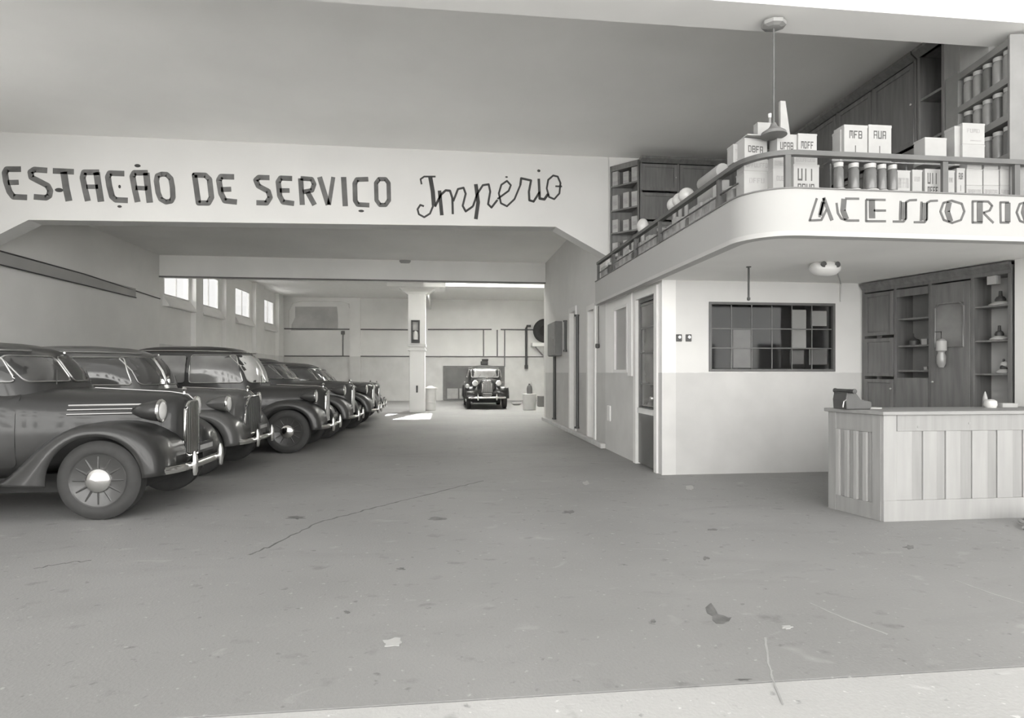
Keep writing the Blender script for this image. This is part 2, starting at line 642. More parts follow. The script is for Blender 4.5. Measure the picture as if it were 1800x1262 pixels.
for i, h in enumerate(holes):
    wn = struct(empty('window_%d' % (6 + i), ((h[0] + h[1]) / 2, (h[2] + h[3]) / 2, ZC3 + .2)))
    hx, hy = (h[1] - h[0]) / 2, (h[3] - h[2]) / 2
    n = 3
    for k in range(n):
        xa = -hx + 2 * hx * k / n
        MB().box(xa + .03, xa + 2 * hx / n - .03, -hy, hy, .0, .012).build('pane', GLASS if (i == 0 and k == 0) else FROSTW, wn)
    mb = MB()
    for k in range(n + 1):
        xa = -hx + 2 * hx * k / n
        mb.box(xa - .03, xa + .03, -hy, hy, -.04, .03)
    mb.build('glazing_bar', ENAMEL, wn)

# text beam
B1T = .35
zl, zr = 3.99, 4.12
mb = MB()
pts = [(XL, 3.45), (XL, ZC), (3.05, ZC), (3.05, 3.58), (2.05, zr), (-6.95, zl)]
mb.prism(pts, YB1, YB1 + B1T, 'y')
beam1 = struct(mb.build('trim_3', mat('beam_white', .66, .85, .03, 1)))
# second beam
struct(MB().box(XL, XW + .2, YB2, YB2 + .3, 4.09, ZC3 + .3).build('trim_4', mat('beam_grey', .80, .9, .04, 1)))
struct(MB().box(XL, XW + .02, YB2 - .03, YB2 + .0, 4.07, 4.11).build('trim_5', PIPE))
# facade beam and piers; the unseen wall is lengthened to shade the apron
FAC = mat('facade_plaster', .80, .9, .03, .8)
struct(MB().box(-22, 22, YF, YF + .42, 4.78, 11).build('wall_front', FAC))
struct(MB().box(-22, XL, YF - .02, YF + .42, -.01, 4.78).build('wall_front_pier', FAC))
struct(MB().box(6.46, 22, YF, 6.12, -.01, ZM).build('wall_front_pier', FAC))
struct(MB().box(6.46, 22, YF, 5.57, ZMT, 4.78).build('wall_front_pier', FAC))
# cross beam over the column, cap and column
cx0, cx1 = PY(718, 700, 21.5).x, PY(747, 700, 21.5).x
ccx = (cx0 + cx1) / 2
struct(MB().box(ccx - .3, ccx + .3, YB2 + .3, YBACK, 4.62, ZC3).build('trim_6', mat('rear_beam', .66, .9, .03)))
col = empty('column', (ccx, 21.8, 0))
col['kind'] = 'structure'
hw = (cx1 - cx0) / 2
MB().box(-1.02, 1.02, -.6, .6, 4.44, 4.62).build('capital_slab', MATS['beam_grey'], col, bevel=.01)
MB().prism([(-hw - .35, 4.44), (hw + .35, 4.44), (hw, 4.18), (-hw, 4.18)], -.28, .28, 'y').build('capital', BRIGHT, col)
MB().box(-hw - .02, hw + .02, -.3, .3, 2.42, 4.2).build('shaft', BRIGHT, col, bevel=.02)
MB().box(-hw + .03, hw - .0, -.27, .27, 0, 2.34).build('shaft', BRIGHT, col, bevel=.02)
MB().box(-hw - .04, hw + .04, -.32, .32, 2.34, 2.44).build('moulding', WHITE, col, bevel=.015)
MB().box(-hw - .03, hw + .03, -.31, .31, 2.2, 2.26).build('moulding', WHITE, col, bevel=.01)
# glazed box on the column
p0, p1 = PY(723, 603, 21.5), PY(738, 563, 21.5)
lw, lh = (p1.x - p0.x), (p1.z - p0.z)
gb = empty('wall_box', ((p0.x + p1.x) / 2, 21.5, p0.z), 0, 'tall narrow dark framed box with a white figure fixed on the white column', 'box')
mb = MB()
mb.box(-lw / 2, -lw / 2 + .05, -.1, 0, 0, lh).box(lw / 2 - .05, lw / 2, -.1, 0, 0, lh)
mb.box(-lw / 2 + .05, lw / 2 - .05, -.1, 0, 0, .12).box(-lw / 2 + .05, lw / 2 - .05, -.1, 0, lh - .06, lh).box(-lw / 2 + .05, lw / 2 - .05, -.09, 0, lh * .5, lh * .5 + .04)
mb.build('frame', STEEL, gb, bevel=.01)
MB().box(-lw / 2 + .05, lw / 2 - .05, -.03, 0, .1, lh - .05).build('back', GREYC, gb)
MB().lathe([(.09, .12), (.1, .3), (.05, .42), (.0, .45)], (0, -.06, 0), N=10).build('figure', ENAMEL, gb, smooth=True)
mb = MB()
mb.box(-.03, .03, -.05, 0, 0, .25).lathe([(.03, -.02), (.03, .02)], (0, -.05, .2), 'y', 8)
o = mb.build('switch_handle', STEEL, bevel=.008)
o.location = (PY(733, 690, 21.53).x, 21.53, PY(733, 690, 21.5).z)
tag(o, 'small black handle low on the white column', 'handle')
# pale drum behind the column
dr = empty('drum', (PY(757, 700, 22.7).x, 22.7, 0), 0, 'pale drum with a crumpled cloth on top standing just behind the column', 'drum')
MB().lathe([(.18, 0), (.2, .02), (.2, .3), (.21, .31), (.2, .32), (.2, .78), (.21, .8), (.19, .8)], N=20).build('body', ENAMEL, dr, smooth=True)
MB().lathe([(.25, .8), (.27, .84), (.15, .88), (.05, .93), (0, .93)], N=12).build('cover', ENAMEL, dr, smooth=True)

# ceiling spot on middle ceiling
p = PZ(713, 463, ZC2 - .05)
o = MB().lathe([(.1, -.05), (.28, -.04), (.3, 0), (.3, .05)], (p.x, p.y, ZC2 - .05), N=20).build('ceiling_plate', mat('ceiling_plate_grey', .35, .6), smooth=True)
tag(o, 'flat round grey fixture on the middle bay ceiling, before the second beam', 'fixture')

# ------------------------------------------------------------------ side wall of the office block (plane X = 3)


def sy(px):
    return PX(px, 655, XW).y


d1 = (sy(1155), sy(1118))        # tall glazed door
d2 = (sy(1047), sy(1034))        # open doorway
d3 = (sy(1013), sy(1002))        # narrow door
w1 = (sy(1103), sy(1079))        # frosted window
w1z = (PX(1090, 655, XW).z, PX(1090, 538, XW).z)
d1z = PX(1135, 515, XW).z
d2z = PX(1040, 540, XW).z
mb = MB()
hs = [(d1[0], d1[1], -1, d1z), (d2[0], d2[1], -1, d2z), (w1[0], w1[1], w1z[0], w1z[1]), (d3[0], d3[1], -1, 2.9)]
hs = [(h[0], h[1], max(0, h[2]), h[3]) for h in hs]
wall_cells(mb, [8.0, YB1 + .02], [0, ZM], [h for h in hs if h[1] < YB1], lambda a, b, c, d: mb.box(XW, XW + .2, a, b, c, d))
struct(mb.build('wall_right', SIDEW))
mb = MB()
wall_cells(mb, [YB1 + .02, YB2], [0, ZC2], [h for h in hs if h[0] > YB1], lambda a, b, c, d: mb.box(XW, XW + .2, a, b, c, d))
struct(mb.build('wall_right_inner', mat_dado('inner_side_paint', .64, .50, 1.42)))
struct(MB().box(XW, XW + .2, YB1 + .02, YB1 + .35, ZC2, ZC).build('wall_right_head', MATS['inner_side_paint']))
# curb along the wall foot
mb = MB()
mb.box(XW - .1, XW, sy(1060) - .2, YB2 + .1, 0, .09)
struct(mb.build('baseboard_right', mat('curb', .5, .8), bevel=.015))


def door_frame(name, a, b, z, m, leafm=None, parts=None, proud=.03):
    e = struct(empty(name, (XW, (a + b) / 2, 0)))
    h = (b - a) / 2
    t = .06
    mb = MB()
    mb.box(-proud, .2, -h - .05, -h + t, 0, z + .05).box(-proud, .2, h - t, h + .05, 0, z + .05).box(-proud, .2, -h + t, h - t, z - t, z + .05)
    mb.build('door_frame', m, e)
    return e, h - t


JAMB = mat('jamb_white', .72, .7, .03)
e, h = door_frame('door_1', d1[0], d1[1], d1z, JAMB)
# glazed leaf: stiles, rails and panes
zt = d1z - .06
rails = [0.05, .82, 1.25, 1.72, 2.1, 2.45, zt - .05]
mb = MB()
mb.box(.02, .07, -h, -h + .07, 0.02, zt).box(.02, .07, h - .07, h, 0.02, zt)
mb.box(.02, .07, -h + .07, h - .07, .02, .9)
for z in rails[2:]:
    if z < zt - .05:
        mb.box(.03, .06, -h + .07, h - .07, z - .012, z + .012)
mb.box(.02, .07, -h + .07, h - .07, zt - .06, zt)
leaf = mb.build('door_leaf', mat('dark_door', .12, .45, .15, 2, coat=.2), e)
cuts = [.9, 1.25, 1.72, 2.1, 2.45, zt - .06]
DG = mat('door_pane', .13, .12, .45, 1.3, coat=.4)
for a_, b_ in zip(cuts, cuts[1:]):
    if b_ - a_ > .03:
        MB().box(.04, .05, -h + .07, h - .07, a_ + .012, b_ - .012).build('pane', DG, e)
mb = MB()
mb.lathe([(.0, -.09), (.03, -.085), (.035, -.06), (.012, -.05), (.012, 0)], (.02, -h + .035, 1.05), 'x', 12)
mb.build('door_handle', DCHROME, leaf, smooth=True)
MB().box(-.02, .02, -h + .07, h - .07, .8, .88).build('push_plate', ENAMEL, leaf)
e, h = door_frame('door_2', d2[0], d2[1], d2z, JAMB)
MB().box(.1, .14, -h, h, .02, d2z - .06).build('door_leaf', DOORP, e)
e, h = door_frame('door_3', d3[0], d3[1], 2.9, JAMB)
MB().box(.08, .12, -h, h, .02, 2.84).build('door_leaf', mat('pale_door', .42, .6), e)
# frosted window
wn = struct(empty('window_5', (XW, (w1[0] + w1[1]) / 2, w1z[0])))
h = (w1[1] - w1[0]) / 2
H = w1z[1] - w1z[0]
mb = MB()
mb.box(-.01, .1, -h, -h + .05, 0, H).box(-.01, .1, h - .05, h, 0, H).box(-.01, .1, -h + .05, h - .05, 0, .05).box(-.01, .1, -h + .05, h - .05, H - .05, H)
mb.build('window_frame', JAMB, wn)
MB().box(.03, .04, -h + .05, h - .05, .05, H - .05).build('pane', FROST, wn)
# white post between window and door
struct(MB().box(XW - .05, XW, sy(1115), sy(1108), 1.36, ZM).build('trim_7', JAMB, bevel=.01))


# fittings on that wall
def wall_tube(px, y0, y1, r, m, lab, name='wall_pipe', off=.03):
    a, b = PX(px, y0, XW - off), PX(px, y1, XW - off)
    b.x, b.y = a.x, a.y
    b.z = max(b.z, .02)
    mb = MB()
    mb.tube([a, b], r, 8)
    for q in (a.z, b.z):
        mb.lathe([(r * 1.7, -.02), (r * 1.7, .02)], (a.x, a.y, q + (.02 if q == b.z else -.02)), N=8)
    return tag(mb.build(name, m, smooth=True), lab, 'pipe')


wall_tube(975, 568, 737, .045, STEEL, 'dark standing pipe from the small wall cabinet to the floor, at the inner wall end')
wall_tube(1015, 553, 753, .04, STEEL, 'tall black pipe from floor to above head height beside the narrow pale door')
wall_tube(994, 563, 618, .035, STEEL, 'short black vertical bar on the wall beside the small dark cabinet')
p = PX(1052, 538, XW - .03)
q = PX(1052, 608, XW - .03)
mb = MB()
mb.tube([p, (p.x, p.y, q.z)], .008, 6)
mb.lathe([(0, -.05), (.04, -.04), (.045, .0), (.04, .04), (0, .05)], (p.x - .02, p.y, q.z), N=10)
tag(mb.build('pull_switch', STEEL, smooth=True), 'black pull switch on a thin cord beside the open grey doorway', 'switch')
a, b = PX(975, 570, XW), PX(988, 625, XW)
wc = empty('wall_cabinet', (XW, (a.y + b.y) / 2, b.z), 0, 'small dark cabinet hung high on the inner side wall', 'cabinet')
h = abs(a.y - b.y) / 2
H = a.z - b.z
MB().box(-.18, 0, -h, h, 0, H).build('body', PIPE, wc, bevel=.015)
dd = MB().box(-.2, -.18, -h + .02, h - .02, .02, H - .02).build('door', mat('cab_door', .2, .5), wc)
MB().lathe([(.012, -.03), (.02, 0)], (-.2, -h + .1, H / 2), 'x', 8).build('knob', DCHROME, dd)
p = PX(1071, 712, XW - .01)
o = MB().box(-.02, .01, -.09, .09, -.14, .14).build('socket_box', JAMB, bevel=.01)
o.location = (XW - .011, p.y, p.z - .15)
tag(o, 'flat pale electrical cover low on the dado between doorway and frosted window', 'cover')

# side rear area beyond the wall end: right wall of rear bay
struct(MB().box(6.1, 6.4, YB2, YBACK, 0, ZC3).build('wall_right_rear', REARW))
struct(MB().box(XW, 6.4, YB2 - .02, YB2 + .25, 0, ZC3).build('wall_right_return', WHITE))

# objects at the right of the rear bay
YR = YBACK - .32
a, b = PY(934, 609, YR), PY(966, 603, YR)
hb = empty('bracket_shelf', (a.x, YR, a.z), 0, 'white shelf on a grey bracket high on the far wall, beyond the black hose', 'shelf')
MB().box(0, b.x - a.x, -.3, .3, 0, b.z - a.z).build('shelf_board', BRIGHT, hb, bevel=.02)
MB().prism([(.2, 0), (.8, 0), (.8, -.45), (.6, -.45)], -.2, .3, 'y').build('bracket', GREYC, hb)
hood = empty('tyre', (PY(958, 600, YR).x, YR, b.z + .005), 0, 'big dark tyre standing on the white bracket shelf of the far wall', 'tyre')
mb = MB()
rings = []
R, r = .45, .17
for k in range(28):
    a = 2 * pi * k / 28
    rings.append([Vector(((R + r * cos(t)) * cos(a), r * sin(t) * .8, R + r + (R + r * cos(t)) * sin(a))) for t in [2 * pi * j / 10 for j in range(10)]])
rings.append(rings[0])
mb.loft(rings, False)
mb.build('tread', TYRE, hood, smooth=True)
MB().lathe([(.3, -.04), (.3, .04)], (0, 0, R + r), 'y', 20).build('disc', UNDER, hood)
mb = MB()
YH = YBACK - .10
a, b = PY(925, 575, YH), PY(926, 645, YH)
c = PY(933, 573, YH)
mb.tube([c, (a.x + .05, YH, c.z), (a.x, YH, a.z - .05), (a.x, YH, b.z)], .06, 8)
mb.lathe([(.09, -.1), (.09, .1)], (a.x, YH, b.z), N=8)
tag(mb.build('air_hose', STEEL, smooth=True), 'black hose hanging straight down the far wall beside the white bracket shelf', 'hose')
# trash bin, basin
YT = PZ(932, 721).y
bi = empty('bin', (PZ(932, 721).x, YT + .2, 0), 0, 'white cylindrical bin with a dark bottle and stick poking out, beside the black car', 'bin')
MB().lathe([(.24, 0), (.25, .03), (.25, .55), (.27, .6), (.25, .62), (.22, .62)], N=24).build('body', ENAMEL, bi, smooth=True)
MB().lathe([(.1, .6), (.11, .8), (.09, .9), (.04, .95), (.04, 1.0)], (0, 0, 0), N=12).build('bottle', PIPE, bi, smooth=True)
MB().tube([(.14, 0, .5), (.1, 0, 1.0), (.05, 0, 1.08)], .025, 6).build('stick', ENAMEL, bi, smooth=True)
p = PZ(908, 712)
o = MB().lathe([(.12, 0), (.2, .05), (.24, .1), (.22, .1), (.12, .03), (0, .03)], N=24).build('basin', ENAMEL, smooth=True)
o.location = (p.x, p.y, 0)
tag(o, 'shallow white basin on the floor between the black car and the white bin', 'basin')
p = PZ(951, 716)
o = MB().box(-.35, .35, -.2, .2, 0, .45).build('crate', PIPE, bevel=.02)
o.location = (p.x + .3, p.y + .5, 0)
tag(o, 'low grey crate on the floor behind the white bin', 'crate')

# ------------------------------------------------------------------ office front wall (Y = 8)
YO = 8.0
XR_O = 6.0
wx0, wx1 = PY(1246, 600, YO).x, PY(1467, 600, YO).x
wz0, wz1 = PY(1350, 653, YO).z, PY(1350, 532, YO).z
mb = MB()
wall_cells(mb, [XW + .2, 6.9], [0, ZM], [(wx0, wx1, wz0, wz1)], lambda a, b, c, d: mb.box(a, b, YO, YO + .2, c, d))
struct(mb.build('wall_office', OFFW))
# office interior: back wall, right wall
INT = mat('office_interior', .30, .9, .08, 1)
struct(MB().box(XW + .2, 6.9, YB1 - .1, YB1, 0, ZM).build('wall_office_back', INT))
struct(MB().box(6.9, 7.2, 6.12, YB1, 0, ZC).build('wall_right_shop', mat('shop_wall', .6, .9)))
struct(MB().box(3.06, 6.9, YB1, YB1 + .2, ZM, ZC).build('wall_mezzanine_back', WHITE))
# office window
wn = struct(empty('window_8', ((wx0 + wx1) / 2, YO, wz0)))
W2 = (wx1 - wx0) / 2
H = wz1 - wz0
DF = mat('dark_window_frame', .10, .5, .1)
t = .035
mb = MB()
mb.box(-W2, -W2 + t, -.02, .08, 0, H).box(W2 - t, W2, -.02, .08, 0, H).box(-W2 + t, W2 - t, -.02, .08, 0, t).box(-W2 + t, W2 - t, -.02, .08, H - t, H)
mb.build('window_frame', DF, wn)
zs = [t, H - (612 - 532) / 121 * H, H - (578 - 532) / 121 * H, H - t]
xs = [-W2 + t + (2 * W2 - 2 * t) * k / 6 for k in range(7)]
mb = MB()
for z in zs[1:3]:
    mb.box(-W2 + t, W2 - t, .01, .035, z - .008, z + .008)
mb.build('glazing_bar', DF, wn)
mb = MB()
for x in xs[1:-1]:
    mb.box(x - .005, x + .005, .012, .03, t, H - t)
mb.build('glazing_bar', mat('thin_bar', .18, .5), wn)
for a_, b_ in zip(xs, xs[1:]):
    for c_, d_ in zip(zs, zs[1:]):
        MB().box(a_ + .005, b_ - .005, .018, .024, c_ + .008, d_ - .008).build('pane', OGLASS, wn)
# flat pale and grey rectangles just inside the office window
for x0_, x1_, y0_, y1_, m_, lab in [(1288, 1319, 580, 646, GREYC, 'grey rectangle inside the office window, nearer the glazed door'),
                                    (1392, 1416, 545, 612, BRIGHT, 'tall white rectangle inside the office window'),
                                    (1424, 1452, 547, 573, BRIGHT, 'white notice high inside the office window, near its far corner'),
                                    (1388, 1412, 616, 640, PAPER2, 'pale notice under the tall white rectangle inside the office window'),
                                    (1421, 1453, 614, 641, PAPER2, 'pale notice low inside the office window, near its far corner')]:
    a, b = PY(x0_, y1_, YO + .05), PY(x1_, y0_, YO + .05)
    tag(MB().box(a.x, b.x, YO + .036, YO + .04, a.z, b.z).build('oblong', m_), lab, 'oblong')
# office desk inside
dk = empty('desk', (4.4, 9.6, 0), 0, 'dark desk inside the office, seen through the window', 'desk')
MB().box(-.8, .8, -.35, .35, .72, .76).build('desk_top', DWOOD, dk)
for sx in (-.75, .7):
    for sy_ in (-.3, .25):
        MB().box(sx, sx + .05, sy_, sy_ + .05, 0, .72).build('leg', DWOOD, dk)
# switches on office wall
for px, lab in ((1193, 'black wall switch nearer the corner of the office wall'), (1210, 'black wall switch nearer the office window')):
    p = PY(px, 594, YO)
    o = empty('light_switch', (p.x, YO, p.z), 0, lab, 'switch')
    MB().box(-.04, .04, -.02, 0, -.05, .05).build('plate', STEEL, o, bevel=.006)
    MB().lathe([(.02, -.04), (.025, -.02)], (0, 0, .01), 'y', 10).build('knob', DCHROME, o)
# hanging rod
a = PZ(1316, 467, ZM)
zb = PY(1316, 526, a.y).z
mb = MB()
mb.tube([(a.x, a.y, ZM), (a.x, a.y, zb)], .012, 8)
mb.lathe([(.03, -.02), (.03, 0)], (a.x, a.y, ZM), N=10)
mb.lathe([(.0, -.02), (.02, -.01), (.02, .02)], (a.x, a.y, zb), N=8)
tag(mb.build('hanging_rod', STEEL, smooth=True), 'short dark rod hanging from the soffit before the office window', 'rod')
# flush ceiling lamp under the mezzanine
p = PZ(1450, 460, ZM)
lm = empty('ceiling_lamp', (p.x, p.y, ZM), 0, 'white oval ceiling lamp with two dark openings under the mezzanine', 'lamp')
mb = MB()
rings = []
for k, (s, z) in enumerate([(.55, 0), (.9, -.03), (1.0, -.07), (.95, -.11), (.7, -.15), (.3, -.17)]):
    rings.append([Vector((.19 * s * cos(2 * pi * j / 28), .12 * s * sin(2 * pi * j / 28), z)) for j in range(28)])
mb.loft(rings)
mb.build('housing', ENAMEL, lm, smooth=True, sharp=60)
for sx in (-.085, .085):
    MB().lathe([(.035, -.0), (.03, .02)], (sx, -.11, -.05), 'y', 14).build('opening', STEEL, lm)
mb = MB()
a = Vector((p.x + .2, p.y + .1, ZM - .024))
c = PY(1478, 530, YO - .02)
mb.tube([a, (c.x, YO - .02, ZM - .024), (c.x, YO - .02, c.z)], .009, 6)
tag(mb.build('lamp_wire', mat('pale_wire', .5, .6), smooth=True), 'thin pale wire from the oval lamp down the office wall', 'wire')

# ------------------------------------------------------------------ mezzanine slab with rounded corner
XF = 2.8


def slab_outline(off=0.0, r=.45, y_end=None):
    """outer edge of the slab: along the side, round the corner, along the front; off > 0 is inwards"""
    pts = [(XF + off, YB1 - .0)]
    c = (XF + r, YF + r)
    rr = r - off
    for k in range(13):
        a = pi + (pi / 2) * k / 12
        pts.append((c[0] + rr * cos(a), c[1] + rr * sin(a)))
    pts.append((6.9, YF + off))
    return pts


o_ = slab_outline()
mb = MB()
mb.prism(o_ + [(6.9, YB1)], ZM, ZMT, 'z')
slab = struct(mb.build('ceiling_mezzanine', mat('mezzanine_white', .40, .8, .02, 1), smooth=True))
mb = MB()
a, b = slab_outline(-.02), slab_outline(.10)
mb.prism(a + b[::-1], ZM - .045, ZM + .0, 'z')
struct(mb.build('trim_8', mat('fascia_lip', .46, .8, .03), smooth=True))
mb = MB()
a, b = slab_outline(-.012), slab_outline(.08)
mb.prism(a + b[::-1], ZMT, ZMT + .012, 'z')
struct(mb.build('trim_9', PIPE, smooth=True))

mb = MB()
mb.prism(slab_outline(.11) + [(6.9, YB1)], ZM - .012, ZM - .001, 'z')
struct(mb.build('ceiling_soffit_added', mat('soffit_brightened', .82, .9, .04, 1)))  # added panel, paler than the slab to brighten its underside

# railing
rl = empty('railing', (XF + .05, YF + .05, ZMT + .012), 0, 'brown railing of flat rail and posts round the mezzanine edge', 'railing')


def rel(o, pts):
    return [(p[0] - o.location.x, p[1] - o.location.y) for p in pts]


zr0, zr1 = 3.43 - rl.location.z, 3.475 - rl.location.z
a, b = slab_outline(.02), slab_outline(.085)
MB().prism(rel(rl, a) + rel(rl, b)[::-1], zr0, zr1, 'z').build('top_rail', RAILM, rl, smooth=True)
MB().prism(rel(rl, slab_outline(.045)[:3]) + rel(rl, slab_outline(.055)[:3])[::-1], .14, .155, 'z').build('lower_rod', STEEL, rl)
for px in (1049, 1078, 1117, 1160, 1264):
    y = PX(px, 450, XF + .05).y
    y = min(y, YB1 - .03)
    wd = .05 if px == 1078 else .025
    MB().box(-.02, .02, y - wd - rl.location.y, y + wd - rl.location.y, 0, zr0).build('post', RAILM, rl)
for px in (1384, 1660, 1786):
    x = PY(px, 300, YF + .05).x
    yy = YF + .05 + (.1 if px == 1384 else 0) * 0
    MB().box(x - .028 - rl.location.x, x + .028 - rl.location.x, yy - .015 - rl.location.y, yy + .015 - rl.location.y, 0, zr0).build('post', RAILM, rl)

# ------------------------------------------------------------------ pendant lamp
p = PZ(1360, 40, 4.75)
pl = empty('pendant_lamp', (p.x, p.y, 4.75), 0, 'dark pendant lamp on a long thin rod over the stacked corner cartons', 'lamp')
mb = MB()
rings = [[Vector((.115 * s * cos(2 * pi * j / 8 + .3), .1 * s * sin(2 * pi * j / 8 + .3), z)) for j in range(8)] for s, z in [(1.0, 0), (1.0, -.035), (.6, -.05), (.12, -.055)]]
mb.loft(rings)
mb.build('canopy', mat('canopy_grey', .28, .6), pl)
zbt = PY(1360, 222, p.y).z - 4.75
MB().tube([(0, 0, -.05), (0, 0, zbt)], .008, 8).build('rod', mat('rod_grey', .12, .5), pl)
MB().lathe([(.02, zbt + .03), (.035, zbt), (.05, zbt - .02), (.11, zbt - .06), (.12, zbt - .09), (.1, zbt - .09)], N=20).build('shade', mat('shade_grey', .16, .5), pl, smooth=True)


# ------------------------------------------------------------------ goods
def ink_rows(name, o, w, d, h, style, rnd):
    """printed blocks on the camera side of a carton"""
    mb = MB()
    G = {'A': [(0, .15, 0, 1), (.7, .85, 0, 1), (.15, .7, .85, 1), (.15, .7, .4, .52)], 'B': [(0, .2, 0, 1), (.2, .8, 0, .15), (.2, .8, .42, .57), (.2, .8, .85, 1), (.68, .85, .1, .9)],
         'F': [(0, .2, 0, 1), (.2, .85, .85, 1), (.2, .65, .42, .57)], 'U': [(0, .2, 0, 1), (.65, .85, 0, 1), (.2, .65, 0, .15)], 'R': [(0, .2, 0, 1), (.2, .8, .85, 1), (.65, .82, .5, .9), (.2, .8, .4, .52), (.6, .8, 0, .4)],
         'M': [(0, .16, 0, 1), (.7, .86, 0, 1), (.35, .5, .3, 1), (.16, .7, .85, 1)], 'I': [(.3, .5, 0, 1)], 'P': [(0, .2, 0, 1), (.2, .8, .85, 1), (.65, .82, .5, .9), (.2, .8, .4, .52)], 'D': [(0, .2, 0, 1), (.2, .7, 0, .15), (.2, .7, .85, 1), (.65, .82, .1, .9)]}

    def word(t, x0, x1, z0, z1):
        cw = (x1 - x0) / len(t)
        for i, ch in enumerate(t):
            for a, b, c, e in G[ch]:
                mb.box(w * (x0 + cw * (i + a * .95)), w * (x0 + cw * (i + b * .95)), -d / 2 - .0015, -d / 2, h * (z0 + (z1 - z0) * c), h * (z0 + (z1 - z0) * e))
    rt = ''.join(rnd.choice('ABFURMPD') for _ in range(4))
    if style == 'two':
        word('MFB' if rnd.random() < .5 else 'AUR', -.28, .3, .62, .84)
        word('I', -.08, .08, .22, .42)
    elif style == 'band':
        word(rt, -.34, .34, .34, .66)
    elif style == 'label':
        word(rt, -.3, .3, .55, .74)
        mb.box(-w * .15, w * .35, -d / 2 - .0015, -d / 2, h * .15, h * .2)
    elif style == 'bars':
        word('UII', -.34, .34, .46, .86)
        word(rt, -.34, .34, .1, .36)
    elif style == 'scribble':
        word(rt + rt[::-1], -.42, .42, .3, .7)
    if mb.v:
        mb.build('printing', INK2 if style in ('label', 'scribble') else INK, o)


def carton(px0, py0, px1, py1, Y, z0, label, style='', m=None, depth=.12, rz=0, group='cartons on the mezzanine edge'):
    a, b = PY(px0, py1, Y), PY(px1, py0, Y)
    w_, h_ = b.x - a.x, b.z - (a.z if z0 is None else z0)
    z0 = a.z if z0 is None else z0
    o = empty('carton', ((a.x + b.x) / 2, Y + depth / 2, z0), rz, label, 'carton', group)
    MB().box(-w_ / 2, w_ / 2, -depth / 2, depth / 2, 0, h_).build('body', m or PAPER, o, bevel=.004)
    # lid flap overlapping the top
    MB().box(-w_ / 2 - .002, w_ / 2 + .002, -depth / 2 - .001, depth / 2 + .001, h_ * .93, h_ + .001).build('lid', m or PAPER, o)
    if style:
        ink_rows('printing', o, w_, depth, h_, style, random.Random(int(px0)))
    return o, h_


EDGE = ZMT + .012
Yg = YF + .16
# corner stacks. The corner is rounded, so goods near it stand deeper
cst = [
    (1308, 302, 1354, 337, 5.50, 'label', 'bottom white carton with one grey printed label, where the mezzanine edge curves'),
    (1359, 298, 1390, 334, 5.40, 'label', 'bottom small white carton with grey label, next to the first railing post of the front'),
    (1395, 290, 1440, 334, 5.36, 'bars', 'bottom white carton printed with dark upright bars, just past the first front post'),
]
tops = {}
for i, (a_, b_, c_, d_, Y, st, lab) in enumerate(cst):
    o, h_ = carton(a_, b_, c_, d_, Y, EDGE, lab, st, depth=.16)
    tops[i] = EDGE + h_
o, h2 = carton(1308, 281, 1354, 303, 5.50, tops[0] + .003, 'flat scribbled carton lying on the corner label carton', 'scribble', depth=.15)
t0 = tops[0] + h2 + .006
o, h2 = carton(1359, 277, 1390, 298, 5.41, tops[1] + .003, 'flat scribbled carton behind the first front railing post', 'scribble', depth=.13)
t1 = tops[1] + h2 + .006
o, h2 = carton(1396, 274, 1437, 290, 5.37, tops[2] + .003, 'flat carton on top of the carton with dark upright bars', 'scribble', depth=.13)
t2 = tops[2] + h2 + .006
carton(1306, 245, 1349, 275, 5.52, t0, 'upper carton with dark lettering above the rail, at the curve of the corner', 'band', depth=.14, rz=.12)
carton(1289, 254, 1305, 290, 5.62, t0, 'narrow white carton standing on end at the rounded corner', 'label', PAPER2, depth=.13)
carton(1366, 237, 1401, 272, 5.42, t1, 'upper white carton with dark lettering, left one of the pair above the first front post', 'band', depth=.14)
carton(1403, 236, 1436, 272, 5.40, t2, 'upper white carton with dark lettering, right one of the pair above the bar-printed carton', 'band', depth=.14)
# things standing on top of the corner
zt_ = PY(1384, 237, 5.42).z + .01
o = MB().lathe([(.03, 0), (.03, .16), (.018, .19), (.018, .2), (.03, .2)], N=14).build('tin', GREYC, smooth=True)
p = PY(1345, 218, 5.68)
o.location = (p.x, 5.68, zt_ - .0)
tag(o, 'slim grey tin on top of the corner cartons, beside the pendant rod', 'tin')
bt = empty('bottle', (PY(1353, 218, 5.62).x, 5.62, zt_), 0, 'thin bottle with a white cap standing on the corner cartons', 'bottle')
MB().lathe([(.022, 0), (.024, .12), (.012, .2), (.012, .24)], N=14).build('body', JARG2, bt, smooth=True)
MB().lathe([(.016, .235), (.018, .275), (0, .28)], N=12).build('cap', ENAMEL, bt, smooth=True)
a, b = PY(1372, 238, 5.6), PY(1389, 178, 5.6)
o = MB().prism([(a.x + .0, 0), (b.x + .01, 0), (b.x - .05, b.z - zt_), (a.x + .0, b.z - zt_)], 0, .03, 'y').build('display_card', PAPER2)
o.location = (0, 5.6, zt_)
tag(o, 'pale leaning display card on top of the corner cartons, beside the pendant rod', 'card')
carton(1332, 216, 1354, 240, 5.54, zt_, 'small pale carton under the thin bottle, on top of the corner stack', '', PAPER2, depth=.08)
# support tray below those top goods (a board lying over the upper cartons)
a, b = PY(1310, 240, 5.5), PY(1430, 240, 5.5)
o = MB().box(a.x, b.x, 5.46, 5.78, zt_ - .012, zt_ - .001).build('board', PAPER2)
tag(o, 'thin board lying across the upper corner cartons', 'board')

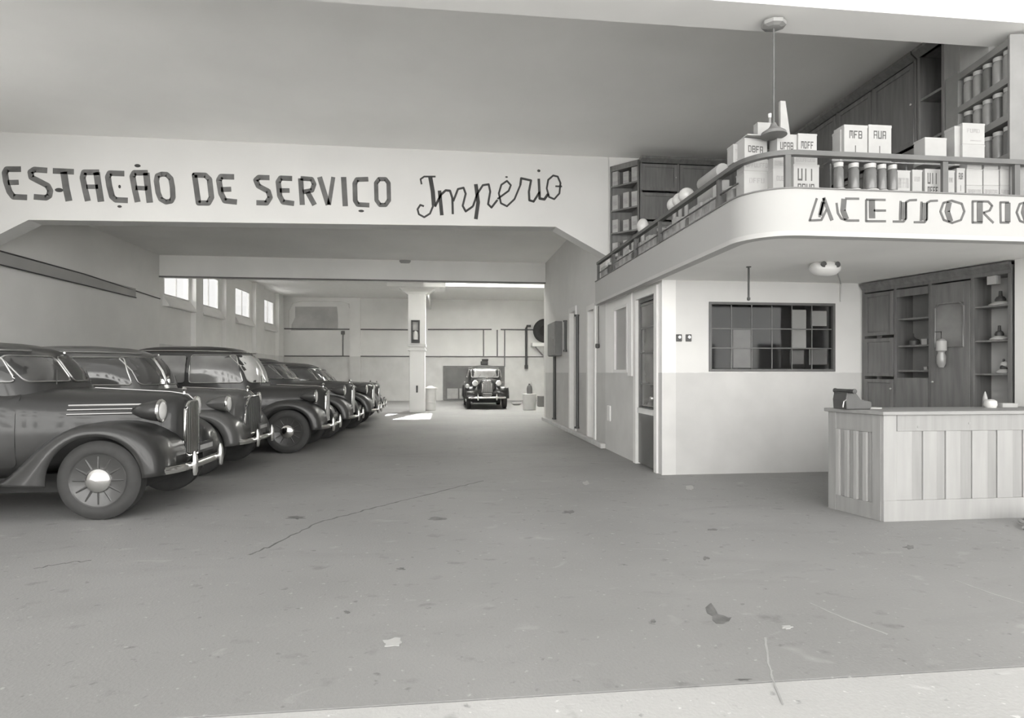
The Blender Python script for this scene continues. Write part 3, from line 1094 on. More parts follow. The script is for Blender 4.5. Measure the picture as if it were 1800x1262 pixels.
# shelf behind rail carrying upper cartons on the front
zs_ = 3.46
a, b = PY(1462, 265, 5.33), PY(1745, 265, 5.33)
sh = empty('glass_shelf', ((a.x + b.x) / 2, 5.42, zs_), 0, 'narrow glass shelf on brackets just behind the front rail of the mezzanine', 'shelf')
MB().box(-(b.x - a.x) / 2, (b.x - a.x) / 2, -.09, .12, -.012, 0).build('shelf_board', GLASS, sh)
for s in (-.47, 0, .47):
    MB().box(s * (b.x - a.x) - .008, s * (b.x - a.x) + .008, -.0, .1, EDGE - zs_, -.012).build('bracket', RAILM, sh)
carton(1484, 221, 1525, 264, 5.33, zs_ + .001, 'white carton with two dark marks on the shelf, nearer the corner', 'two', depth=.15)
carton(1527, 221, 1567, 264, 5.33, zs_ + .001, 'white carton with two dark marks on the shelf, farther from the corner', 'two', depth=.15)
carton(1477, 228, 1482, 264, 5.37, zs_ + .001, 'narrow grey carton edge beside the twin marked cartons', '', PAPER2, depth=.12)
o, h2 = carton(1626, 243, 1664, 264, 5.33, zs_ + .001, 'plain white rounded carton alone on the shelf', '', PAPER, depth=.14)
o, h2 = carton(1692, 255, 1731, 266, 5.33, zs_ + .001, 'flat white carton under the tall one, on the shelf near the far post', '', PAPER, depth=.15)
carton(1692, 218, 1731, 254, 5.33, zs_ + h2 + .004, 'tall white carton with faint printing, topmost near the far post', 'label', depth=.15)
carton(1678, 222, 1688, 264, 5.36, zs_ + .001, 'narrow pale carton beside the tall white one near the far post', '', PAPER2, depth=.12)


# jars on saucers below the rail
def jar(x, Y, r, h_, label, group, m=JARG, z=EDGE, cat='jar', saucer=True):
    o = empty('jar', (x, Y, z), 0, label, cat, group)
    zb = .03 if saucer else 0
    MB().lathe([(r * .8, zb), (r, zb + .01), (r, h_ * .72), (r * .85, h_ * .8), (r * .8, h_ * .84)], N=16).build('body', m, o, smooth=True)
    MB().lathe([(r * .88, h_ * .84), (r * .9, h_ * .98), (r * .4, h_), (0, h_)], N=16).build('lid', LID, o, smooth=True)
    if saucer:
        MB().lathe([(r * .9, 0), (r * 1.35, .02), (r * 1.3, .03), (r * .9, .03)], N=18).build('saucer', LID, o, smooth=True)
    return o


ordn = ['first', 'second', 'third', 'fourth', 'fifth']
for k, (x0_, x1_) in enumerate([(1466, 1482), (1492, 1509), (1519, 1539), (1542, 1557), (1561, 1576)]):
    x = PY((x0_ + x1_) / 2, 320, 5.27).x
    r = (PY(x1_, 320, 5.27).x - PY(x0_, 320, 5.27).x) / 2
    jar(x, 5.27, r, .285, ordn[k] + ' tall dark jar from the corner in the row on white saucers below the rail', 'tall jars behind the front rail', z=EDGE)
# small tins and cartons
tl = [(1577, 1600, 300, 'scribble', 'small printed carton right after the tall jars'),
      (1604, 1621, 299, 'label', 'narrow white carton second after the tall jars'),
      (1626, 1654, 298, 'bars', 'white carton printed dark, just before the second front post'),
      (1666, 1678, 300, 'label', 'narrow carton just past the second front post'),
      (1682, 1696, 296, 'two', 'narrow white carton with a dark upright mark past the second front post')]
for x0_, x1_, y0_, st, lab in tl:
    carton(x0_, y0_, x1_, 334, 5.28, EDGE, lab, st, depth=.1)
for k, (x0_, x1_) in enumerate([(1699, 1727), (1729, 1756), (1758, 1781)]):
    o, h3 = carton(x0_, 327, x1_, 334, 5.28, EDGE, ['flat patterned box under the white carton nearest the second post', 'flat patterned box under the middle plain white carton', 'flat patterned box under the farthest plain white carton'][k], 'scribble', depth=.10)
    zq = EDGE + h3 + .003
    o, h2 = carton(x0_, 298, x1_, 327, 5.28, zq, ['plain white carton nearest the second front post', 'middle one of the three plain white cartons', 'plain white carton farthest along the front rail'][k], '', depth=.10)
    zq += h2 + .003
    carton(x0_ + 1, 282, x1_ - 1, 297, 5.28, zq, ['first', 'second', 'third'][k] + ' flat white box from the second front post, right under the rail', '', PAPER, depth=.09)

# goods along the side edge (plane X ~ 2.95), farther from the camera one by one
rnd = random.Random(3)
side = [(1289, 1270, 'jar'), (1268, 1253, 'jar'), (1250, 1236, 'carton'), (1233, 1224, 'carton'), (1222, 1212, 'carton'), (1210, 1202, 'tin'), (1200, 1192, 'roll'),
        (1190, 1182, 'carton'), (1180, 1173, 'carton'), (1171, 1163, 'carton'), (1158, 1152, 'tin'), (1150, 1144, 'carton'), (1142, 1136, 'carton'), (1134, 1128, 'carton'),
        (1126, 1120, 'carton'), (1114, 1108, 'tin'), (1106, 1100, 'carton'), (1098, 1092, 'roll'), (1090, 1085, 'carton'), (1072, 1066, 'tin'), (1064, 1057, 'carton')]
names_side = {'jar': 'grey jar', 'carton': 'pale carton', 'tin': 'dark tin', 'roll': 'upright roll'}
shade = ['white', 'cream', 'grey']
for k, (x1_, x0_, kind) in enumerate(side):
    X = XF + .10
    ya, yb = PX(x1_, 400, X).y, PX(x0_, 400, X).y
    if yb > YB1 - .05:
        continue
    yc, d_ = (ya + yb) / 2, (yb - ya)
    hgt = rnd.uniform(.18, .27)
    dist = 'place %s' % k
    ms = [PAPER, PAPER2, GREYC][k % 3]
    pos = ['nearest', 'second nearest', 'third nearest', 'fourth nearest', 'fifth nearest', 'sixth nearest', 'seventh nearest', 'eighth nearest', 'ninth nearest', 'tenth nearest',
           'eleventh nearest', 'ninth farthest', 'eighth farthest', 'seventh farthest', 'sixth farthest', 'fifth farthest', 'fourth farthest', 'third farthest', 'second farthest', 'farthest', 'very last'][k]
    if kind == 'carton':
        o = empty('carton', (X + .06, yc, EDGE), 0, '%s carton, %s to the corner of goods along the side rail' % (shade[k % 3], pos), 'carton', 'goods along the side edge of the mezzanine')
        MB().box(-.07, .06, -d_ / 2, d_ / 2, 0, hgt).build('body', ms, o, bevel=.004)
        MB().box(-.0715, -.07, -d_ * .3, d_ * .3, hgt * .35, hgt * .7).build('printing', INK2, o)
    elif kind == 'roll':
        r = min(d_ / 2, .06)
        o = empty('paper_roll', (X + .06, yc, EDGE), 0, 'upright pale roll, %s to the corner of goods along the side rail' % pos, 'roll', 'goods along the side edge of the mezzanine')
        MB().lathe([(r, 0), (r, hgt * 1.2), (r * .4, hgt * 1.2), (r * .4, hgt * 1.1)], N=14).build('sheet', PAPER2, o, smooth=True)
    else:
        r = min(d_ / 2, .07)
        jar(X + .06, yc, r, hgt * 1.05, '%s, %s to the corner of goods along the side rail' % (names_side[kind], pos), 'goods along the side edge of the mezzanine', JARG2 if kind == 'jar' else JARG, saucer=False)
# taller goods that rise above the side rail
for (x0_, x1_, y0_, kind, lab) in [(1222, 1256, 300, 'roll', 'big white roll lying above the side rail, nearest the corner'),
                                   (1197, 1216, 330, 'globe', 'white globe nearest the corner of the three above the side rail'),
                                   (1187, 1204, 339, 'globe', 'middle white globe of the three above the side rail'),
                                   (1178, 1193, 347, 'globe', 'white globe farthest from the corner of the three above the side rail'),
                                   (1123, 1137, 384, 'egg', 'single white upright oval globe near the far end of the side rail')]:
    X = XF + .28
    c = PX((x0_ + x1_) / 2, y0_, X)
    ya, yb = PX(x1_, y0_, X).y, PX(x0_, y0_, X).y
    r = (yb - ya) / 2
    if kind == 'roll':
        o = empty('paper_roll', (X + .1, c.y, EDGE), 0, lab, 'roll')
        hh = c.z - EDGE
        MB().box(-.1, .1, -r * .8, r * .8, 0, hh - .17).build('stand', PAPER2, o)
        MB().lathe([(.085, -r), (.09, -r + .01), (.09, r - .01), (.085, r)], (0, 0, hh - .085), 'y', 18).build('sheet', PAPER, o, smooth=True)
    else:
        o = empty('lamp_globe', (X, c.y, EDGE), 0, lab, 'globe')
        hh = c.z - EDGE
        rr_ = min(r, .1) * (1 if kind == 'globe' else .9)
        rz_ = rr_ * (1 if kind == 'globe' else 1.3)
        MB().lathe([(.05, 0), (.05, .01), (.03, .03), (.025, hh - 2 * rz_ + .01)], N=12).build('base', GREYC, o, smooth=True)
        MB().lathe([(rr_ * sin(pi * t / 10) + .001, hh - rz_ - rz_ * cos(pi * t / 10)) for t in range(11)], N=18).build('globe', ENAMEL, o, smooth=True)


# ------------------------------------------------------------------ framed builder for cabinets on arbitrary vertical planes
class Plane:
    def __init__(s, A, B):
        s.A = Vector((A[0], A[1], 0))
        d = Vector((B[0] - A[0], B[1] - A[1], 0))
        s.L = d.length
        s.e = d.normalized()
        s.n = Vector((s.e.y, -s.e.x, 0))
        if s.n.dot(-s.A) < 0:
            s.n = -s.n
        s.rz = atan2(s.e.y, s.e.x)

    def s_of(s, px, py):
        d = ray(px, py)
        t = (s.A - Vector((0, 0, 0))).dot(s.n) / d.dot(s.n)
        p = O0 + d * t
        return (p - s.A).dot(s.e), p.z

    def M(s):
        """local x along the plane, local y into the cabinet (away from viewer), z up"""
        m = Matrix((s.e, -s.n, Vector((0, 0, 1)))).transposed().to_4x4()
        m.translation = s.A
        return m


def orient(o, pl, z=0):
    m = pl.M()
    m.translation.z = z
    o.matrix_world = m
    return o


# lower display cabinet on the right wall
PLc = Plane((5.98, 7.98), (6.44, 6.14))
dc = empty('display_cabinet', (0, 0, 0), 0, 'large dark wooden display cabinet with doors and an open bright niche behind the counter', 'cabinet')
orient(dc, PLc, 0)
TOPZ = 2.66
L = PLc.L
S = lambda px: PLc.s_of(px, 600)[0]
Zc = lambda px, py: PLc.s_of(px, py)[1]
s1, s2, s3 = S(1571), S(1632), S(1706)
D = .34
MB().box(0, s3, D - .02, D, 0, TOPZ - .1).build('back', DBACK, dc)
MB().box(s3, L, D - .02, D, 0, TOPZ - .1).build('niche_back', NICHE, dc)
mb = MB()
for x in (0, s1, s2, s3, L):
    x = min(max(x, .0), L - .04)
    mb.box(x, x + .04, 0, D - .02, 0, TOPZ - .1)
mb.box(0, L, 0, D, TOPZ - .1, TOPZ)
mb.box(.04, L - .04, .0, D - .02, 0, .08)
mb.build('carcass', DWOOD2, dc, bevel=.004)
MB().prism([(-.0, TOPZ - .06), (-.05, TOPZ), (-.05, TOPZ + .03), (0, TOPZ + .03)], 0, L, 'x').build('cornice', DWOOD, dc)
# leftmost panel door: raised frame
mb = MB()
x0_, x1_ = .04, s1
for z0_, z1_ in [(.1, 1.33), (1.37, 1.9), (1.94, TOPZ - .12)]:
    mb.box(x0_, x0_ + .05, -.015, .01, z0_, z1_).box(x1_ - .05, x1_, -.015, .01, z0_, z1_)
    mb.box(x0_ + .05, x1_ - .05, -.015, .01, z0_, z0_ + .05).box(x0_ + .05, x1_ - .05, -.015, .01, z1_ - .05, z1_)
    mb.box(x0_ + .05, x1_ - .05, 0, .01, z0_ + .05, z1_ - .05)
dr_ = mb.build('door', DWOOD2, dc, bevel=.003)
MB().lathe([(.008, -.04), (.016, -.035), (.016, -.025), (.006, -.015)], (x1_ - .025, 0, 1.2), 'y', 10).build('knob', DCHROME, dr_)
# open shelves bay
for py in (560, 608, 652):
    z = Zc(1600, py)
    MB().box(s1 + .04, s2, .03, D - .02, z - .012, z + .012).build('shelf', DWOOD, dc)
MB().box(s1 + .04, s2, -.012, .01, Zc(1600, 520), TOPZ - .12).build('panel', DWOOD2, dc, bevel=.003)
MB().box(s1 + .04, s2, -.012, .01, .1, Zc(1600, 664)).build('panel', DWOOD2, dc, bevel=.003)
# door with arched glass
gx0, gx1 = S(1645), S(1695)
gz0, gz1 = Zc(1670, 610), Zc(1670, 533)
mb = MB()
mb.box(s2 + .04, gx0, -.015, .01, .1, TOPZ - .12).box(gx1, s3, -.015, .01, .1, TOPZ - .12)
mb.box(gx0, gx1, -.015, .01, .1, gz0).box(gx0, gx1, -.015, .01, gz1, TOPZ - .12)
dr_ = mb.build('door', DWOOD2, dc, bevel=.003)
MB().box(gx0, gx1, -.004, .0, gz0, gz1).build('pane', mat('cabinet_pane', .16, .12, .4, 2, coat=.4), dr_)
mb = MB()
rr_ = .05
fr_ = [(gx0, gz0), (gx0, gz1 - rr_), (gx0 + rr_, gz1), (gx1 - rr_, gz1), (gx1, gz1 - rr_), (gx1, gz0)]
mb.tube([(a, -.015, b) for a, b in fr_], .012, 6, closed=True)
mb.build('moulding', DWOOD, dr_)
MB().lathe([(.008, -.04), (.016, -.035), (.016, -.025), (.006, -.015)], (s2 + .07, 0, 1.3), 'y', 10).build('knob', DCHROME, dr_)
# niche shelves
nz = []
for py in (538, 599, 658):
    z = Zc(1740, py)
    nz.append(z)
    MB().box(s3 + .04, L - .04, .02, D - .02, z - .01, z + .01).build('shelf', DWOOD, dc)
MB().box(S(1741) - .05, S(1741) + .05, .02, .1, TOPZ - .2, TOPZ - .1).build('lamp_block', PAPER2, dc)
NM = PLc.M()


def in_cab(x, y, z):
    return NM @ Vector((x, y, z))


def horn(px, z, label, s=1.0):
    p = in_cab(S(px), .15, z + .011)
    o = empty('car_lamp', p, 0, label, 'lamp')
    MB().lathe([(.10 * s, 0), (.115 * s, .012), (.09 * s, .03), (.05 * s, .05)], N=18).build('reflector', ENAMEL, o, smooth=True)
    MB().lathe([(.05 * s, .05), (.055 * s, .07), (.04 * s, .1), (.02 * s, .11), (.016 * s, .17), (0, .175)], N=14).build('housing', STEEL, o, smooth=True)
    return o


horn(1744, nz[0], 'white rimmed car lamp with dark stem on the top shelf of the bright niche', 1.0)
horn(1742, nz[1], 'small dark stemmed car lamp on the middle shelf of the bright niche', .85)
o = horn(1750, nz[2], 'white round accessory on the low shelf of the bright niche', .7)
MB().lathe([(.05 * sin(pi * t / 8) + .001, .1 - .05 * cos(pi * t / 8)) for t in range(9)], (.02, 0, 0), N=14).build('globe', ENAMEL, o, smooth=True)
for px, py, m_, lab in [(1620, 608, PAPER2, 'small pale box on the middle shelf of the open dark cabinet bay'), (1622, 652, PAPER, 'tiny white box on the low shelf of the open dark cabinet bay')]:
    z = Zc(1600, py) + .013
    p = in_cab(S(px) - .03, .12, z)
    o = empty('small_box', p, PLc.rz, lab, 'box')
    s_ = .075 if px == 1620 else .04
    MB().box(-s_ / 2, s_ / 2, -.03, .03, 0, s_).build('body', m_, o, bevel=.003)
    MB().box(-s_ / 2 - .001, s_ / 2 + .001, -.031, .031, s_ * .8, s_ + .001).build('lid', m_, o)
z = Zc(1600, 608) + .013
o = empty('oil_can', in_cab(S(1592), .15, z), 0, 'dark oil can on the middle shelf of the open dark cabinet bay', 'can')
MB().lathe([(.06, 0), (.06, .06), (.02, .1), (.008, .12), (.006, .16)], N=14).build('body', STEEL, o, smooth=True)
MB().tube([(.06, 0, .02), (.09, 0, .04), (.085, 0, .07), (.05, 0, .08)], .005, 6).build('handle', STEEL, o, smooth=True)
# lantern behind glass door: standing in front shelf of door
o = empty('glass_lantern', in_cab(S(1663), -.09, Zc(1663, 646)), 0, 'pale glass lantern hanging on the cabinet door', 'lantern')
MB().lathe([(.03, 0), (.05, .05), (.055, .14), (.04, .18), (.045, .2), (.055, .21), (.055, .34), (.03, .36)], N=16).build('globe', JARG2, o, smooth=True)
MB().lathe([(.058, .21), (.058, .33)], N=16, cap=False).build('sleeve', PAPER2, o, smooth=True)
MB().tube([(0, .09, .45), (0, .0, .45), (0, 0, .36)], .006, 6).build('hook', STEEL, o, smooth=True)

# chamfered corner shelves at mezzanine back
PLs = Plane((3.07, 10.86), (3.48, 10.42))
sh = empty('corner_shelves', (0, 0, 0), 0, 'dark open corner shelves of small goods at the mezzanine back, beside the painted beam', 'shelves')
orient(sh, PLs, EDGE)
SZ = 5.26 - EDGE
Ls = PLs.L
ax_, ay_ = .5 * Ls, .30
MB().prism([(0, 0), (.03, 0), (.03, .03), (0, .02)], 0, SZ, 'z').prism([(Ls - .03, 0), (Ls, 0), (Ls, .02), (Ls - .03, .03)], 0, SZ, 'z').prism([(0, 0), (Ls, 0), (ax_, ay_)], SZ - .1, SZ, 'z').build('carcass', DWOOD, sh)
MB().prism([(0, .0), (ax_, ay_ - .02), (ax_, ay_), (0, .02)], 0, SZ - .1, 'z').build('back', DWOOD, sh)
MB().prism([(Ls, .0), (ax_, ay_ - .02), (ax_, ay_), (Ls, .02)], 0, SZ - .1, 'z').build('back', DWOOD, sh)
sz = [1.75, 1.30, .88, .44, .02]
for z in sz:
    MB().prism([(.03, .0), (Ls - .03, .0), (ax_, ay_ - .03)], z - .015, z + .015, 'z').build('shelf', DWOOD, sh)
MS = PLs.M()
lv = ['top', 'second', 'middle', 'fourth', 'lowest']
pos3 = ['near the beam', 'in the middle', 'near the cabinet']
for i, z in enumerate(sz):
    n = 3
    for k in range(n):
        x = .1 + (Ls - .2) * k / (n - 1)
        p = MS @ Vector((x, .05 if k != 1 else .10, 0))
        hh = [.26, .3, .24, .28, .25][i] * (1 - .1 * ((k + i) % 2))
        o = empty('package', (p.x, p.y, EDGE + z + .016), PLs.rz, 'package on the %s corner shelf, %s' % (lv[i], pos3[k]), 'package', 'packages on the corner shelves')
        m_ = [INK2, GREYC, PAPER, PAPER2, PAPER2][i]
        MB().box(-.06, .06, -.04, .04, 0, hh).build('body', m_, o, bevel=.004)
        MB().box(-.045, .045, -.0415, -.04, hh * .3, hh * .6).build('printing', INK2 if i else GREYC, o)

# tall dark cabinet facing the front at the back of the mezzanine
def panel_cabinet(name, label, pl, z0, H, D, bays, rows, m, mdoor, open_bays=()):
    o = empty(name, (0, 0, 0), 0, label, 'cabinet')
    orient(o, pl, z0)
    L = pl.L
    mb = MB()
    mb.box(0, L, D - .02, D, 0, H)
    for k in range(bays + 1):
        x = min(max(L * k / bays - .02, 0), L - .04)
        mb.box(x, x + .04, 0, D - .02, 0, H)
    mb.box(0, L, 0, D, H, H + .06).box(0, L, 0.01, D - .02, 0, .06)
    mb.build('carcass', m, o, bevel=.004)
    MB().prism([(0, H), (-.07, H + .06), (-.07, H + .1), (.05, H + .1), (.05, H)], 0, L, 'x').build('cornice', m, o)
    for k in range(bays):
        x0, x1 = L * k / bays + .025, L * (k + 1) / bays - .025
        if k in open_bays:
            for z in [H * j / 4 for j in (1, 2, 3)]:
                MB().box(x0, x1, .01, D - .02, z - .015, z + .015).build('shelf', m, o)
            continue
        for j in range(rows):
            a, b = H * j / rows + (.07 if j == 0 else .02), H * (j + 1) / rows - .02
            mb = MB()
            t = .06
            mb.box(x0, x0 + t, -.012, .012, a, b).box(x1 - t, x1, -.012, .012, a, b).box(x0 + t, x1 - t, -.012, .012, a, a + t).box(x0 + t, x1 - t, -.012, .012, b - t, b)
            mb.box(x0 + t, x1 - t, .0, .01, a + t, b - t)
            d = mb.build('door', mdoor, o, bevel=.003)
            MB().lathe([(.008, -.035), (.014, -.03), (.014, -.022), (.006, -.012)], (x1 - .03, 0, (a + b) / 2), 'y', 8).build('knob', DCHROME, d)
    return o


panel_cabinet('panelled_cabinet', 'tall dark panelled cabinet across the back of the mezzanine', Plane((3.50, 10.41), (5.64, 10.41)), EDGE, 5.2 - EDGE, .42, 3, 4, DWOOD, DWOOD)
panel_cabinet('panelled_cabinet', 'long dark panelled cabinet along the mezzanine side wall, rising towards the front beam', Plane((5.72, 10.35), (5.66, 6.62)), EDGE, 5.2 - EDGE, .5, 5, 2, DWOOD, DWOOD, open_bays=())
PLo = Plane((5.66, 6.60), (5.65, 6.20))
o = panel_cabinet('open_shelves', 'narrow dark empty shelf bay between the long cabinet and the jar shelves', PLo, EDGE, 5.2 - EDGE, .5, 1, 2, DWOOD, DWOOD, open_bays=(0,))
# jar shelves near the front
PLj = Plane((5.65, 6.18), (5.51, 5.27))
js = empty('jar_shelves', (0, 0, 0), 0, 'grey shelves crowded with jars beside the front beam on the mezzanine', 'shelves')
orient(js, PLj, EDGE)
Lj = PLj.L
HJ = 4.74 - EDGE
JW = mat('shelf_grey_wood', .21, .55, .12, 3)
MB().box(0, .2, 0, .4, 0, HJ).build('stile', JW, js, bevel=.004)
MB().box(Lj - .03, Lj, 0, .4, 0, HJ).build('stile', JW, js, bevel=.004)
MB().box(.2, Lj - .03, .38, .4, 0, HJ).build('back', DBACK, js)
shz = [.43, .82, 1.19, 1.555]
for z in shz:
    MB().box(.2, Lj - .03, .0, .38, z - .04, z + .03).build('shelf', JW, js)
MJ = PLj.M()
lvn = ['lowest', 'second', 'third', 'top']
kk = 0
for i, z in enumerate([.0] + shz):
    n = 5 if i < 4 else 3
    for k in range(n):
        x = .2 + .07 + (Lj - .37) * k / 4
        p = MJ @ Vector((x, .07, 0))
        r = .052
        hh = (.36 if i == 0 else .29)
        zz = EDGE + z + (.031 if i else 0)
        where = ['under the jar shelves', 'on the lowest shelf', 'on the second shelf', 'on the third shelf', 'on the top shelf'][i]
        if i == 4:
            o = empty('carton', (p.x, p.y, zz), PLj.rz, 'pale carton %s of the jar shelves, %s' % (where, ['nearest the cabinet', 'middle', 'nearest the front beam'][k]), 'carton', 'cartons on the jar shelves')
            MB().box(-.075, .075, -.05, .05, 0, .28).build('body', PAPER2, o, bevel=.004)
            MB().box(-.076, .076, -.051, .051, .26, .281).build('lid', PAPER2, o)
        else:
            jar(p.x, p.y, r, hh, 'tall jar %s, %s' % (where, ['nearest the dark cabinet', 'second from the dark cabinet', 'middle of five', 'fourth from the dark cabinet', 'nearest the frame edge'][k]), 'jars on the shelves by the front beam', [JARG2, JARG2, JARG][(i + k) % 3], z=zz, saucer=False)


# ------------------------------------------------------------------ counter
CT = 1.05
CX0, CY0, CY1, CX1 = 4.15, 5.25, 5.86, 6.3
ct = empty('counter', (CX0, CY0, 0), 0, 'pale unpainted wooden counter of upright boards with a flat top', 'counter')
Lc, Dc = CX1 - CX0, CY1 - CY0
MB().box(-.03, Lc, -.03, Dc + .03, CT - .035, CT).build('counter_top', mat('pine_top', .27, .5, .08, 3, stretch=(.5, 6, 6)), ct, bevel=.006)
MB().box(.02, Lc, .02, Dc - .02, .04, CT - .04).build('carcass', PWOOD2, ct)
MB().box(.14, Lc, -.004, .02, .86, CT - .035).build('frieze_board', PWOOD2, ct, bevel=.003)
MB().box(.0, Lc, -.006, .02, .0, .20).build('plinth_board', PWOOD, ct, bevel=.003)
MB().box(-.004, .13, -.008, .02, .20, CT - .035).build('corner_board', PWOOD, ct, bevel=.003)
x = .135
k = 0
rnd = random.Random(5)
wb = [.17, .11, .15, .09, .16, .12, .17, .10]
while x < Lc - .1:
    ww = wb[k % 8]
    dp = -.001 if k % 2 == 0 else .008
    MB().box(x, x + ww - .004, dp, .02, .20, .86).build('board', PWOOD if k % 2 == 0 else PWOOD2, ct, bevel=.004)
    x += ww
    k += 1
# side face (towards the driveway): frieze, posts, four boards, plinth
MB().box(-.008, .02, .02, .11, 0, CT - .035).build('corner_board', PWOOD2, ct, bevel=.003)
MB().box(-.008, .02, Dc - .09, Dc, 0, CT - .035).build('corner_board', PWOOD2, ct, bevel=.003)
MB().box(-.002, .02, .11, Dc - .09, .84, CT - .035).build('frieze_board', PWOOD2, ct, bevel=.003)
MB().box(-.006, .02, .11, Dc - .09, 0, .16).build('plinth_board', PWOOD2, ct, bevel=.003)
n = 8
for k in range(n):
    a = .11 + (Dc - .2) * k / n
    b = a + (Dc - .2) / n
    MB().box(-.014 if k % 2 else .006, .02, a + .003, b - .003, .16, .84).build('board', PWOOD if k % 2 else PWOOD2, ct, bevel=.004)
for (x, z) in [(.36, .9), (.9, .93)]:
    MB().lathe([(.012, -.0065), (.012, -.004)], (x, 0, z), 'y', 10).build('knot', INK2, ct)
MB().lathe([(.012, -.0065), (.012, -.004)], (.02, 0, 0), 'y', 10)

# the side face stands a little askew
for ch in ct.children:
    for v in ch.data.vertices:
        v.co.x -= .22 * v.co.y * max(0, 1 - v.co.x / 1.8)

# typewriter on the counter
p = PY(1478, 716, 5.62)
tw = empty('typewriter', (4.125, 5.66, CT), -.1, 'dark typewriter seen side-on at the free end of the pale counter', 'typewriter')
MB().prism([(-.17, 0), (.17, 0), (.19, .05), (.18, .10), (.04, .12), (-.03, .20), (-.16, .21), (-.18, .12)], -.15, .15, 'y').build('body', mat('typewriter_black', .07, .45, .1), tw, bevel=.012)
MB().lathe([(.025, -.2), (.025, .2)], (-.1, 0, .225), 'y', 14).build('platen', STEEL, tw, smooth=True)
for s in (-1, 1):
    MB().lathe([(.012, s * .19), (.03, s * .2), (.03, s * .225), (.01, s * .23)], (-.1, 0, .225), 'y', 12).build('knob', STEEL, tw, smooth=True)
mb = MB()
for r_ in range(4):
    for c_ in range(9):
        mb.lathe([(.007, 0), (.007, .006)], (.06 + r_ * .03, -.11 + c_ * .027, .118 - r_ * .008), N=6)
mb.build('keys', ENAMEL, tw).__setitem__('kind', 'stuff')
MB().tube([(-.17, -.15, .12), (-.22, -.17, .10), (-.24, -.18, .03)], .008, 6).build('carriage_lever', DCHROME, tw, smooth=True)
tw.scale = (.72, .8, .82)
o = MB().box(-.07, .07, -.1, .1, 0, .015).build('paper_pad', PAPER, bevel=.002)
o.location = (4.36, 5.72, CT)
tag(o, 'small white paper pad on the counter beside the typewriter', 'pad')
# small goods on counter near frame edge
for k, (px, lab, kind) in enumerate([(1738, 'round white jar on the counter below the bright niche', 'jar'), (1745, 'small white cone on the counter below the bright niche', 'cone'), (1770, 'white card box lying on the counter, farthest along it', 'box')]):
    p = PZ(px, 714, CT)
    Yk = 5.74
    x = PY(px, 712, Yk).x
    if kind == 'jar':
        o = MB().lathe([(.05, 0), (.06, .03), (.055, .07), (.03, .085), (0, .09)], N=16).build('jar', ENAMEL, smooth=True)
        cat = 'jar'
        Yk = 5.72
    elif kind == 'cone':
        o = MB().lathe([(.028, 0), (.022, .1), (.006, .16), (0, .17)], N=12).build('paper_cone', PAPER, smooth=True)
        cat = 'cone'
        Yk = 5.83
    else:
        o = MB().box(-.09, .09, -.04, .04, 0, .045).build('card_box', PAPER, bevel=.004)
        cat = 'box'
    o.location = (x, Yk, CT)
    tag(o, lab, cat)
# hose coil at the counter foot
mb = MB()
path = []
cpt = PZ(1826, 925)
for k in range(90):
    a = k * 2 * pi / 30 + pi
    R = .27 - .008 * (k / 30) * 6
    path.append((cpt.x + R * cos(a), cpt.y - .1 + R * .8 * sin(a), .02 + .035 * (k // 30) + .0012 * (k % 30)))
mb.tube(path, .017, 8)
hz = mb.build('hose_coil', mat('grey_hose', .30, .6), smooth=True)
tag(hz, 'coiled grey hose lying on the floor at the foot of the counter', 'hose')


# ------------------------------------------------------------------ lettering
def strokes(name, parent, m, items, conv, Yp, width):
    """painted letter: thin raised strokes on the plane Y = Yp; items: (points, closed, width factor)"""
    mb = MB()
    off = .0
    for it in items:
        pts, closed, wf = it
        P = [conv(*q) for q in pts]
        P = [Vector((q.x, q.z)) for q in P]
        if closed:
            P.append(P[0])
        hw = width * wf / 2
        for a, b in zip(P, P[1:]):
            d = (b - a)
            if d.length < 1e-6:
                continue
            d.normalize()
            nn = Vector((-d.y, d.x)) * hw
            e = d * hw * .0
            q = [a - e + nn, b + e + nn, b + e - nn, a - e - nn]
            mb.prism([(v.x, v.y) for v in q], Yp - .004, Yp + .002, 'y')
        inner = P if closed else P[1:-1]
        if len(P) == 1 or True:
            for c in inner:
                ring = [(c.x + hw * cos(2 * pi * k / 10), c.y + hw * sin(2 * pi * k / 10)) for k in range(10)]
                mb.prism(ring, Yp - .0035, Yp + .002, 'y')
    return mb.build(name, m, parent)


def dot(name, parent, m, c, rx, ry, conv, Yp):
    p = conv(*c)
    mb = MB()
    mb.prism([(p.x + rx * cos(2 * pi * k / 14), p.z + ry * sin(2 * pi * k / 14)) for k in range(14)], Yp - .005, Yp + .002, 'y')
    return mb.build(name, m, parent)


